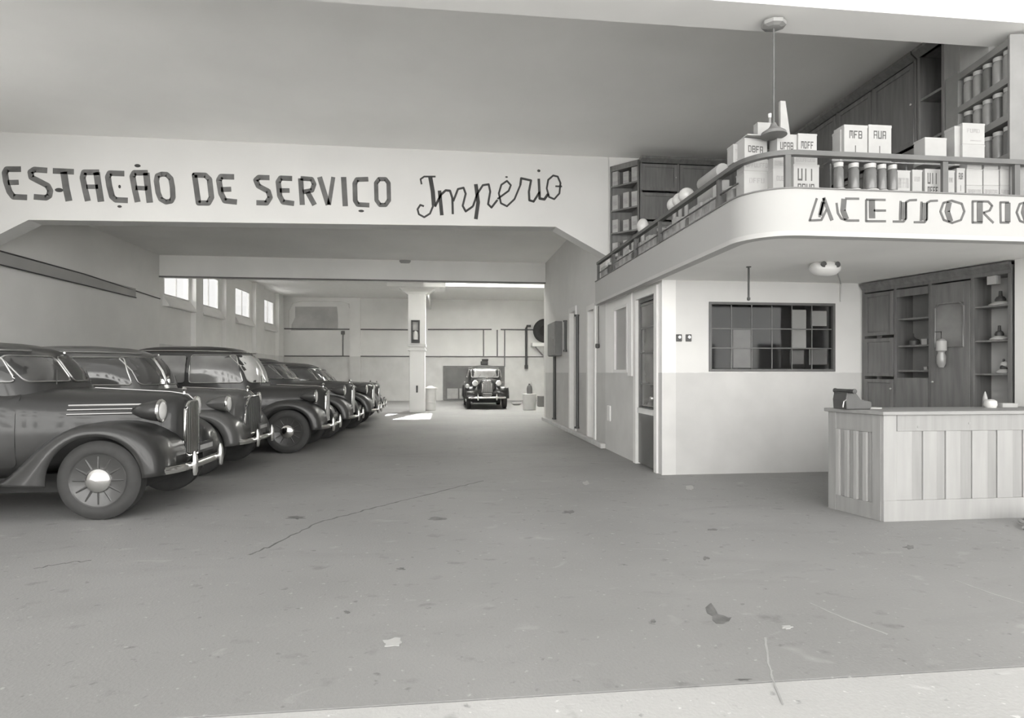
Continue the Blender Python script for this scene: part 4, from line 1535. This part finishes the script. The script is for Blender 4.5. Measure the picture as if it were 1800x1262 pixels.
c4 = lambda x, y: PY(x / 3.4615, 220 + y / 3.4615, YB1)
c5 = lambda x, y: PY(400 + x / 2.647, 250 + y / 2.647, YB1)
Wd = .095
T1 = [
    [([(128, 268), (42, 268), (30, 290), (38, 345), (58, 405), (82, 436), (165, 440)], 0, 1), ([(48, 350), (114, 348)], 0, .9)],
    [([(288, 276), (210, 270), (186, 286), (192, 318), (290, 368), (306, 398), (300, 430), (280, 442), (206, 436)], 0, 1)],
    [([(322, 278), (450, 284)], 0, 1), ([(388, 284), (402, 380), (420, 462)], 0, 1.15)],
    [([(535, 462), (520, 400), (503, 320), (512, 287), (604, 287)], 0, 1), ([(588, 287), (598, 360), (615, 466)], 0, 1.1), ([(525, 375), (598, 375)], 0, .8)],
    [([(757, 295), (668, 292), (657, 315), (665, 370), (682, 435), (705, 455), (778, 458)], 0, 1)],
    [([(838, 468), (822, 400), (806, 312), (818, 290), (900, 290)], 0, 1), ([(890, 290), (900, 380), (912, 472)], 0, 1.1), ([(825, 382), (898, 385)], 0, .8)],
    [([(985, 298), (958, 308), (952, 340), (962, 410), (978, 450), (1010, 468), (1042, 462), (1053, 440), (1050, 380), (1040, 325), (1015, 300)], 1, .9)],
    [([(1184, 304), (1250, 305), (1275, 330), (1287, 440), (1268, 474), (1208, 474)], 1, .95)],
    [([(1425, 315), (1345, 313), (1332, 335), (1345, 415), (1368, 460), (1442, 468)], 0, 1), ([(1345, 392), (1407, 390)], 0, .9)],
    [([(1640, 320), (1575, 318), (1557, 335), (1572, 370), (1632, 402), (1644, 440), (1622, 474), (1560, 472)], 0, .95)],
    [([(1778, 325), (1708, 322), (1693, 345), (1702, 430), (1722, 468), (1790, 477)], 0, .95), ([(1702, 398), (1762, 398)], 0, .85)],
]
for it in T1:
    strokes('letter', beam1, PAINTD, it, c4, YB1, Wd)
T2 = [
    [([(348, 292), (340, 168)], 0, 1), ([(340, 168), (392, 172), (403, 195), (393, 224), (350, 232)], 0, .9), ([(372, 232), (405, 292)], 0, 1)],
    [([(428, 162), (468, 292)], 0, 1), ([(472, 292), (492, 162)], 0, .8)],
    [([(540, 162), (548, 298)], 0, 1.05)],
    [([(655, 172), (602, 174), (592, 192), (594, 272), (606, 290), (660, 293)], 0, .95)],
    [([(705, 172), (691, 190), (693, 270), (709, 292), (735, 292), (751, 270), (749, 190), (735, 172)], 1, .85)],
]
for it in T2:
    strokes('letter', beam1, PAINTD, it, c5, YB1, Wd * .93)
for c, rx, ry, f in [((360, 395), .065, .035, c4), ((837, 247), .05, .028, c4), ((728, 495), .035, .022, c4), ((728, 374), .02, .03, c4), ((622, 320), .05, .022, c5)]:
    dot('accent', beam1, PAINTB, c, rx, ry, f, YB1)
TS = [
    [([(903, 196), (898, 172), (915, 160), (968, 160)], 0, .9), ([(943, 162), (955, 230), (960, 295)], 0, 2.2), ([(957, 295), (942, 332), (915, 349), (890, 335), (884, 312), (897, 292), (914, 298)], 0, 1)],
    [([(986, 225), (997, 340)], 0, 1.9), ([(965, 300), (992, 245), (1015, 224), (1035, 226), (1046, 260), (1048, 335)], 0, 1.2),
     ([(1050, 275), (1072, 218), (1098, 212), (1108, 240), (1094, 296), (1108, 322), (1142, 298)], 0, 1.1)],
    [([(1155, 195), (1166, 280), (1155, 358)], 0, 2), ([(1142, 298), (1162, 240), (1188, 200), (1215, 196), (1222, 230), (1212, 288), (1228, 304), (1256, 268)], 0, 1.1)],
    [([(1256, 264), (1308, 226), (1318, 200), (1300, 180), (1274, 198), (1262, 238), (1272, 284), (1300, 298), (1335, 265), (1362, 200)], 0, 1)],
    [([(1362, 200), (1366, 168), (1412, 178), (1402, 230), (1404, 270), (1424, 276), (1452, 232)], 0, 1.2)],
    [([(1448, 170), (1452, 262), (1474, 266), (1492, 240)], 0, 1.4)],
    [([(1515, 155), (1492, 175), (1485, 215), (1496, 255), (1520, 265), (1544, 238), (1549, 190), (1536, 160)], 1, 1), ([(1525, 205), (1556, 206)], 0, .9)],
]
for it in TS:
    strokes('letter', beam1, PAINTB, it, c5, YB1, .034)
dot('accent', beam1, PAINTB, (1298, 162), .025, .015, c5, YB1)
dot('accent', beam1, PAINTB, (1448, 133), .03, .025, c5, YB1)

c8 = lambda x, y: PY(1460 + x / 3.3206, 60 + y / 3.3206, YF)
c7 = lambda x, y: PY(1260 + x / 4.507, 160 + y / 4.507, YF)
strokes('letter', slab, PAINTG, [([(792, 850), (735, 1026), (828, 1022), (868, 940)], 0, 1), ([(845, 845), (912, 1026)], 0, 1.6), ([(848, 850), (812, 1000)], 0, 1), ([(842, 880), (818, 985)], 0, 2)], c7, YF, .02)
O_ = [([(705, 972), (658, 985), (640, 1035), (660, 1085), (710, 1102), (760, 1085), (780, 1035), (765, 990)], 1, 1), ([(692, 980), (680, 1035), (700, 1094)], 0, 2.6)]
S_ = [([(485, 1098), (548, 1098), (562, 1080), (562, 985), (582, 974), (625, 972)], 0, 1), ([(530, 978), (526, 1090)], 0, 1), ([(548, 985), (546, 1088)], 0, 2.8)]


def shift(it, dx, dy=0):
    return [([(x + dx, y + dy) for x, y in p], c, w_) for p, c, w_ in it]


T8 = [
    [([(34, 985), (42, 1045), (62, 1077), (95, 1088), (166, 1088)], 0, 1), ([(166, 961), (85, 960)], 0, 1), ([(78, 962), (72, 1030), (92, 1082)], 0, 2.6)],
    [([(207, 966), (207, 1092), (322, 1092)], 0, 1), ([(207, 966), (320, 968)], 0, 1), ([(240, 968), (242, 1075)], 0, 3.0), ([(250, 1030), (322, 1030)], 0, 1)],
    shift(S_, -122, -4), S_, O_,
    [([(868, 976), (828, 976), (828, 1100), (885, 1100)], 0, 1), ([(870, 978), (870, 1098)], 0, 3.0), ([(868, 976), (920, 978), (942, 1002), (928, 1030), (890, 1042), (950, 1102)], 0, 1)],
    [([(1040, 982), (990, 982), (992, 1100), (1042, 1100)], 0, 1), ([(1033, 984), (1033, 1098)], 0, 2.8)],
    shift(O_, 445, 6), shift(S_, 765, 8),
]
for it in T8:
    strokes('letter', slab, PAINTG, it, c8, YF, .02)


# ------------------------------------------------------------------ cars
def crom(xs, ys, x):
    n = len(xs)
    i = 0
    if x <= xs[0]:
        return ys[0]
    if x >= xs[-1]:
        return ys[-1]
    while xs[i + 1] < x:
        i += 1
    t = (x - xs[i]) / (xs[i + 1] - xs[i])

    def slope(k):
        if k == 0 or k == n - 1:
            kk = min(k, n - 2)
            return (ys[kk + 1] - ys[kk]) / (xs[kk + 1] - xs[kk])
        a = (ys[k] - ys[k - 1]) / (xs[k] - xs[k - 1])
        b = (ys[k + 1] - ys[k]) / (xs[k + 1] - xs[k])
        if a * b <= 0:
            return 0
        return 2 * a * b / (a + b)
    m0, m1 = slope(i), slope(i + 1)
    h = xs[i + 1] - xs[i]
    t2, t3 = t * t, t * t * t
    return (2 * t3 - 3 * t2 + 1) * ys[i] + (t3 - 2 * t2 + t) * h * m0 + (-2 * t3 + 3 * t2) * ys[i + 1] + (t3 - t2) * h * m1


def spow(c, n):
    return math.copysign(abs(c) ** (2.0 / n), c)


def rrect(x0, x1, z0, z1, r, shear0=0, shear1=0, n=5):
    """rounded rectangle outline; shear moves the top of the x0 / x1 edge"""
    out = []
    for cx_, cz_, a0 in ((x1 - r, z1 - r, 0), (x0 + r, z1 - r, pi / 2), (x0 + r, z0 + r, pi), (x1 - r, z0 + r, 1.5 * pi)):
        for k in range(n):
            a = a0 + (pi / 2) * k / (n - 1)
            x, z = cx_ + r * cos(a), cz_ + r * sin(a)
            f = (z - z0) / (z1 - z0)
            g = (x - x0) / (x1 - x0)
            x += f * (shear0 * (1 - g) + shear1 * g)
            out.append((x, z))
    # subdivide long edges
    res = []
    m = len(out)
    for i in range(m):
        a, b = out[i], out[(i + 1) % m]
        d = math.hypot(b[0] - a[0], b[1] - a[1])
        k = max(1, int(d / .12))
        for j in range(k):
            res.append((a[0] + (b[0] - a[0]) * j / k, a[1] + (b[1] - a[1]) * j / k))
    return res


def patch(mb, outline, fmap, skirt=None, rings=4):
    n = len(outline)
    cx_ = sum(p[0] for p in outline) / n
    cz_ = sum(p[1] for p in outline) / n
    rs = []
    if skirt is not None:
        rs.append([fmap(x, z, skirt) for x, z in outline])
    for k in range(rings):
        s = 1 - k / rings
        rs.append([fmap(cx_ + (x - cx_) * s, cz_ + (z - cz_) * s, 0) for x, z in outline])
    vs = [p for r in rs for p in r] + [fmap(cx_, cz_, 0)]
    fs = []
    for k in range(len(rs) - 1):
        for i in range(n):
            j = (i + 1) % n
            fs.append((k * n + i, k * n + j, (k + 1) * n + j, (k + 1) * n + i))
    c = len(vs) - 1
    b = (len(rs) - 1) * n
    for i in range(n):
        fs.append((b + i, b + (i + 1) % n, c))
    mb.add(vs, fs)


PAINTS = {}


def paint(v):
    k = 'car_paint_%03d' % round(v * 1000)
    return mat(k, v, .38, .08, 2.0, coat=.35, spec=.3)


def make_car(label, loc, rz, body_v, P=None, group='cars parked along the side wall'):
    P = dict(dict(roof=1.76, belt=1.28, nose_w=.24, hood_z=1.22, nose_z=1.17, nose_x=-.16, Lr=4.45, ws=-1.28, wst=-1.50, ww=.71, fender=.93,
                  glass=WGLASS, hoodw=.40, strips=3, grille='bars', spokes=True, rear=True, top_v=None, lamps=0, n=4.0, split=True, rub=.385, bumper=True, two_tone=None), **(P or {}))
    root = empty('parked_car', loc, rz, label, 'car', group)
    m = paint(body_v)
    mtop = paint(P['top_v']) if P['top_v'] else m
    belt = P['belt']
    # ---- hull
    xs = [-4.35, -4.25, -4.0, -3.6, -3.0, -2.4, -1.8, -1.45, -1.1, -.7, -.4, P['nose_x'] - .03, P['nose_x']]
    hw_ = [.30, .50, .66, .74, .78, .79, .76, .68, .52, P['hoodw'], (P['hoodw'] + P['nose_w']) / 2 + .02, P['nose_w'] + .01, P['nose_w'] * .72]
    zt_l = [.95, 1.05, 1.16, belt - .03, belt + .01, belt + .02, belt + .01, belt - .01, P['hood_z'] + .02, P['hood_z'], P['nose_z'] + .03, P['nose_z'], P['nose_z'] - .05]
    zb_l = [.55, .45, .40, .36, .34, .34, .34, .36, .38, .40, .40, .42, .48]
    nn_l = [2.4, 2.6, 3.0, 3.6, 4.0, 4.2, 4.2, 3.8, 3.2, 2.8, 2.7, 2.8, 2.8]
    sec = lambda x: (crom(xs, hw_, x), crom(xs, zb_l, x), crom(xs, zt_l, x), crom(xs, nn_l, x))
    N = 36
    rings = []
    st = [-4.35 + (4.35 + P['nose_x']) * k / 54 for k in range(55)]
    for x in st:
        w_, zb, zt, n = sec(x)
        zc, h = (zb + zt) / 2, (zt - zb) / 2
        rings.append([Vector((x, w_ * spow(cos(2 * pi * k / N), n), zc + h * spow(sin(2 * pi * k / N), n))) for k in range(N)])
    mb = MB()
    mb.loft(rings)
    mb.build('body', m, root, smooth=True, sharp=50)

    def side_y(x, z):
        w_, zb, zt, n = sec(x)
        zc, h = (zb + zt) / 2, (zt - zb) / 2
        q = min(.995, abs((z - zc) / h))
        return w_ * (1 - q ** n) ** (1 / n)
    # ---- cabin
    R_ = P['roof']
    zb0 = belt - .14
    dz = R_ - zb0
    zl_ = [zb0 + dz * f for f in (0, .22, .45, .65, .80, .90, .965, 1.0)]
    ws, wst = P['ws'], P['wst']
    xf = [ws, ws + (wst - ws) * .3, ws + (wst - ws) * .6, wst, wst - .10, wst - .24, wst - .42, wst - .75]
    xr = [-4.12, -4.05, -3.93, -3.78, -3.6, -3.42, -3.2, -2.8] if P['rear'] else [-3.9, -3.88, -3.85, -3.8, -3.72, -3.6, -3.45, -3.0]
    wl = [P['ww'], P['ww'] - .01, P['ww'] - .03, P['ww'] - .07, P['ww'] - .12, P['ww'] - .19, P['ww'] - .30, P['ww'] - .50]
    np_ = P['n']
    cab = lambda z: (crom(zl_, xf, z), crom(zl_, xr, z), crom(zl_, wl, z))
    rings = []
    K = 22
    for k in range(K + 1):
        f = k / K
        z = zb0 + dz * (1 - (1 - f) ** 1.5)
        a, b, w_ = cab(z)
        c, h = (a + b) / 2, (a - b) / 2
        rings.append([Vector((c + h * spow(cos(2 * pi * j / 48), np_), w_ * spow(sin(2 * pi * j / 48), np_), z)) for j in range(48)])
    mb = MB()
    mb.loft(rings)
    mb.build('cabin', mtop, root, smooth=True, sharp=60)

    def cab_y(x, z):
        a, b, w_ = cab(z)
        c, h = (a + b) / 2, (a - b) / 2
        q = min(.99, abs((x - c) / h))
        return w_ * (1 - q ** np_) ** (1 / np_)

    def cab_x(y, z):
        a, b, w_ = cab(z)
        c, h = (a + b) / 2, (a - b) / 2
        q = min(.99, abs(y / w_))
        return c + h * (1 - q ** np_) ** (1 / np_)
    wz0, wz1 = belt + .05, R_ - .17
    dsl = (wst - ws)
    for s in (-1, 1):
        fm = lambda x, z, o: Vector((x, s * (cab_y(x, z) + .006 + o), z))
        for (x0, x1, sh0, sh1, r) in [(-2.35, ws - .26, 0, dsl * .75, .05), (-3.12, -2.42, .04, 0, .05)] + ([(-3.62, -3.2, .12, .04, .05)] if P['rear'] else []):
            ol = rrect(x0, x1, wz0, wz1, r, sh0, sh1)
            mb = MB()
            patch(mb, ol, fm)
            wo = mb.build('side_window', P['glass'], root, smooth=True)
            mb = MB()
            mb.tube([fm(x, z, .002) for x, z in ol], .010, 6, closed=True)
            mb.build('window_surround', DCHROME if x1 > -2.4 else mtop, wo, smooth=True)
        # quarter light divider
        for (x0, x1) in [(-2.38, ws - .20), (-3.14, -2.40)]:
            ol = rrect(x0, x1, .50, belt - .06, .06, 0, 0)
            mb = MB()
            fm2 = lambda x, z, o: Vector((x, s * (side_y(x, z) + .007 + o), z))
            patch(mb, ol, fm2, skirt=-.02, rings=6)
            d = mb.build('door', m, root, smooth=True, sharp=50)
            hx = x0 + .10
            y = side_y(hx, belt - .16)
            mb = MB()
            mb.tube([(hx, s * (y + .01), belt - .16), (hx, s * (y + .045), belt - .16), (hx + .11, s * (y + .05), belt - .165)], .010, 6)
            mb.build('door_handle', CHROME, d, smooth=True)
        # belt moulding
        mb = MB()
        mb.tube([(x, s * (side_y(x, belt - .04) + .004), belt - .035) for x in [-3.7 + .12 * k for k in range(19)] if x < ws + .05], .008, 6)
        mb.build('belt_moulding', DCHROME, root, smooth=True)
        # hood strips
        for k in range(P['strips']):
            zz = P['hood_z'] - .13 - .045 * k
            mb = MB()
            pts = [(x, s * (side_y(x, zz) + .004), zz - .0 * x) for x in [-1.12 + .08 * j for j in range(9)]]
            mb.tube(pts, .009, 6)
            mb.build('hood_strip', CHROME, root, smooth=True)
        # fenders
        for front in (1, 0):
            if front:
                prof = [(-.10, .42), (-.11, .56), (-.16, .70), (-.26, .82), (-.42, .90), (-.60, P['fender']), (-.80, P['fender'] - .005), (-1.0, P['fender'] - .07), (-1.2, .72), (-1.38, .55), (-1.52, .42), (-1.62, .36)]
                ax = -.68
            else:
                prof = [(-2.72, .36), (-2.76, .52), (-2.86, .70), (-3.02, .83), (-3.22, .90), (-3.42, .91), (-3.66, .86), (-3.9, .76), (-4.1, .62), (-4.24, .48), (-4.30, .38)]
                ax = -3.36
            # densify
            ts = list(range(len(prof)))
            pf = [(crom(ts, [p[0] for p in prof], t / 3), crom(ts, [p[1] for p in prof], t / 3)) for t in range((len(prof) - 1) * 3 + 1)]
            rings = []
            for (x, z) in pf:
                dx, dz_ = x - ax, z - .385
                d = math.hypot(dx, dz_) or 1e-3
                rl_ = .43
                lx, lz = ax + dx / d * min(rl_, d), .385 + dz_ / d * min(rl_, d)
                if z < .40:
                    lz = z - .02
                ring = []
                y_in = .22 if front else .60
                y_out = .865
                for (yy, g) in [(y_in, -.02), (.5 * (y_in + y_out), -.015), (.70, 0), (.775, .05), (.825, .18), (.855, .42), (.868, .75), (.862, 1.0)]:
                    ring.append(Vector((x + (lx - x) * g, s * yy, z + (lz - z) * g)))
                rings.append(ring)
            mb = MB()
            mb.loft(rings, cap=False, closed=False)
            mb.build('front_fender' if front else 'rear_fender', m, root, smooth=True, sharp=70, solid=.012)
        # running board
        MB().box(-2.75, -1.56, s * .60 if s > 0 else -.85, .85 if s > 0 else -.60, .33, .375).build('running_board', UNDER, root, bevel=.01)
        # headlamps
        hx, hy, hz_ = P['nose_x'] - .10, max(P['nose_w'] + .19, .44), P['nose_z'] - .14
        mb = MB()
        mb.lathe([(.0, -.30), (.035, -.27), (.075, -.19), (.10, -.1), (.112, -.02), (.112, 0)], (hx, s * hy, hz_), 'x', 20)
        hl = mb.build('headlamp', DCHROME if P['lamps'] else m, root, smooth=True)
        MB().lathe([(.118, -.012), (.12, .0), (.112, .012), (.104, .014)], (hx, s * hy, hz_), 'x', 24).build('lamp_rim', CHROME, hl, smooth=True)
        MB().lathe([(.106, .004), (.08, .022), (.04, .03), (0, .032)], (hx, s * hy, hz_), 'x', 20).build('lens', mat('lamp_lens', .62, .12, .1, 12, coat=.6), hl, smooth=True)
        MB().tube([(hx - .08, s * (hy - .09), hz_ - .03), (hx - .1, s * (P['nose_w'] - .03), hz_ - .1)], .022, 8).build('lamp_bracket', m, hl, smooth=True)
        if P['lamps']:
            mb = MB()
            mb.lathe([(.0, -.16), (.06, -.1), (.085, 0)], (-.2, s * .76, .90), 'x', 16)
            fl = mb.build('fender_lamp', m, root, smooth=True)
            MB().lathe([(.086, 0), (.06, .02), (0, .025)], (-.2, s * .76, .90), 'x', 16).build('lens', MATS['lamp_lens'], fl, smooth=True)
        # wheels
        for ax in (-.68, -3.36):
            r = P['rub']
            yo = s * .80
            wl_ = empty('wheel', (ax, 0, r), 0)
            wl_.parent = root
            wl_.location = (ax, yo, r)
            o_s = s
            mb = MB()
            mb.lathe([(.245, -.155), (.27, -.17), (r - .04, -.175), (r - .005, -.15), (r, -.09), (r - .005, -.03), (r - .04, -.002), (.30, .002), (.265, -.006), (.245, -.02)], (0, 0, 0), 'y', 40)
            mb.v = [(x, y * o_s, z) for x, y, z in mb.v]
            ty = mb.build('tire', TYRE, wl_, smooth=True, sharp=40)
            mb = MB()
            mb.lathe([(.252, -.012), (.262, -.004), (.24, -.02), (.20, -.055), (.17, -.05), (.12, -.03), (.05, -.02), (0, -.02)], (0, 0, 0), 'y', 36)
            if P['spokes']:
                for k in range(12):
                    a = 2 * pi * k / 12
                    mb.tube([(.11 * cos(a), -.018, .11 * sin(a)), (.23 * cos(a), -.022, .23 * sin(a))], .014, 6)
            mb.v = [(x, y * o_s, z) for x, y, z in mb.v]
            mb.build('rim', RIM, wl_, smooth=True, sharp=50)
            mb = MB()
            mb.lathe([(.125, -.03), (.122, -.008), (.105, .012), (.06, .028), (0, .033)], (0, 0, 0), 'y', 28)
            mb.v = [(x, y * o_s, z) for x, y, z in mb.v]
            mb.build('hubcap', CHROME, wl_, smooth=True)
    for s in (-1, 1):
        zq = wz1 + .055
        mb = MB()
        pts = [(x, s * (cab_y(x, zq) + .008), zq + .02 * (1 - ((x + 2.6) / 1.2) ** 2)) for x in [-3.7 + .1 * k for k in range(30)] if x < wst - .02]
        mb.tube(pts, .011, 6)
        mb.build('drip_rail', CHROME if P.get('rail') else DCHROME, root, smooth=True)
    # windshield panes
    ol_list = [rrect(-.54, -.02, wz0, wz1 + .01, .05), rrect(.02, .54, wz0, wz1 + .01, .05)] if P['split'] else [rrect(-.56, .56, wz0, wz1 + .02, .05)]
    for ol in ol_list:
        fm = lambda y, z, o: Vector((cab_x(y, z) + .006 + o, y, z))
        mb = MB()
        patch(mb, ol, fm)
        wo = mb.build('windshield', P.get('wglass', P['glass']), root, smooth=True)
        mb = MB()
        mb.tube([fm(y, z, .003) for y, z in ol], .010, 6, closed=True)
        mb.build('windshield_surround', DCHROME, wo, smooth=True)
    # wipers
    mb = MB()
    for y in (-.3, .3):
        mb.tube([(cab_x(y, wz0 - .03) + .03, y, wz0 - .03), (cab_x(y + .12, wz0 + .12) + .025, y + .12, wz0 + .12)], .005, 5)
    mb.build('wiper', STEEL, root)
    # grille
    nx = P['nose_x']
    gw = P['nose_w'] * .80
    g0, g1 = .52, P['nose_z'] - .06
    mb = MB()
    ol = rrect(-gw, gw, g0, g1, gw * .5, gw * .25, -gw * .25)
    patch(mb, ol, lambda y, z, o: Vector((nx + .004 + .03 * (1 - (y / gw) ** 2) + o, y, z)), skirt=-.06)
    plain = P['grille'] == 'plain'
    gr = mb.build('grille', m if plain else UNDER, root, smooth=True)
    mb = MB()
    nb = 11
    for k in range(nb):
        y = -gw * .88 + gw * 1.76 * k / (nb - 1)
        f = 1 - .25 * abs(y) / gw
        mb.box(nx + .0 + .03 * (1 - (y / gw) ** 2), nx + .016 + .03 * (1 - (y / gw) ** 2), y - .005, y + .005, g0 + .06 * abs(y) / gw, g1 - .10 * (abs(y) / gw) ** 2)
    mb.build('grille_bars', m if plain else DCHROME, gr)
    mb = MB()
    mb.tube([Vector((nx + .01 + .03 * (1 - (y / gw) ** 2), y, z)) for y, z in ol], .014, 6, closed=True)
    mb.build('grille_surround', CHROME, gr, smooth=True)
    MB().tube([(nx + .03, 0, g1 + .02), (nx - .02, 0, P['nose_z'] + .01), (nx - .2, 0, P['nose_z'] + .04), (ws + .15, 0, P['hood_z'] + .035)], .009, 6).build('hood_moulding', CHROME, root, smooth=True)
    MB().lathe([(.018, 0), (.012, .03), (.028, .055), (.012, .08), (0, .085)], (nx - .06, 0, P['nose_z'] + .015), N=10).build('hood_ornament', CHROME, root, smooth=True)
    # bumpers
    for front in (1, 0):
        x0 = 0.0 if front else -4.62
        sg = 1 if front else -1
        zc = .45
        rings = []
        for k in range(25):
            y = -.82 + 1.64 * k / 24
            cx_ = x0 - sg * (.20 * abs(y / .82) ** 4)
            rings.append([Vector((cx_ + sg * q[0], y, zc + q[1])) for q in [(-.02, -.038), (.005, -.036), (.02, -.015), (.02, .015), (.005, .036), (-.02, .038)]])
        mb = MB()
        mb.loft(rings)
        bu = mb.build('bumper', CHROME, root, smooth=True, sharp=50)
        for y in (-.36, .36):
            mb = MB()
            mb.lathe([(.02, -.1), (.032, -.06), (.036, .02), (.03, .1), (.012, .15), (0, .155)], (x0 + sg * .03, y, zc), N=12)
            mb.build('overrider', CHROME, bu, smooth=True)
            MB().box(min(x0 - sg * .02, x0 - sg * .4), max(x0 - sg * .02, x0 - sg * .4), y - .02, y + .02, zc - .03, zc + .03).build('bumper_bracket', UNDER, bu)
    MB().box(.0, .012, -.2, .2, .56, .67).build('number_plate', mat('plate_black', .06, .5), root, bevel=.003)
    MB().box(.012, .014, -.17, .17, .59, .64).build('plate_strip', GREYC, root)
    # underbody
    MB().box(-4.1, -.45, -.55, .55, .24, .42).build('chassis', UNDER, root)
    # lamp catch, mirror
    return root


YAWC = 0.0
make_car('black rounded sedan nearest the camera with chrome hubcap', (-2.62, 6.93, 0), 0, .03, dict(roof=1.75, hood_z=1.22, nose_z=1.17))
make_car('mid grey sedan with flat broad nose, second from the camera', (-2.72, 9.38, 0), 0, .085, dict(grille='plain', roof=1.80, belt=1.20, nose_w=.50, hoodw=.56, nose_z=1.13, hood_z=1.17, strips=0, ws=-1.3, spokes=False, glass=WGLASS, fender=.90))
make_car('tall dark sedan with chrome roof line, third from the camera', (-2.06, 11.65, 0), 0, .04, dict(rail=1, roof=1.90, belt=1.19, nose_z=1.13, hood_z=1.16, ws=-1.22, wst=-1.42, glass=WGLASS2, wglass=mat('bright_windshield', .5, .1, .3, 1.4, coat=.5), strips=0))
make_car('dark grey sedan with curved roof, fourth from the camera', (-1.93, 14.0, 0), 0, .07, dict(roof=1.76, belt=1.24, wst=-1.65, glass=WGLASS2))
make_car('low dark coupe, fifth from the camera', (-1.75, 16.35, 0), 0, .08, dict(roof=1.68, belt=1.16, nose_z=1.12, hood_z=1.15, ws=-1.2, glass=WGLASS2))
make_car('dark sedan last in the row, its bumper near the white column', (-1.85, 18.75, 0), 0, .09, dict(roof=1.62, belt=1.12, nose_z=1.08, hood_z=1.10, ws=-1.35, wst=-1.7))
p = PZ(857, 720)
make_car('old black car facing out, parked at the far wall', (p.x, p.y + .05, 0), -pi / 2, .03, dict(roof=1.72, belt=1.18, nose_w=.27, hoodw=.40, hood_z=1.18, nose_z=1.14, ws=-1.35, wst=-1.40, ww=.72, n=7.0, split=False, strips=0, lamps=1, glass=WGLASS, wglass=mat('windshield_painted_reflection', .35, .1, .7, 1.1, coat=.6), fender=.88), group='car at the far wall')  # pale mottling in the windshield colour imitates reflections
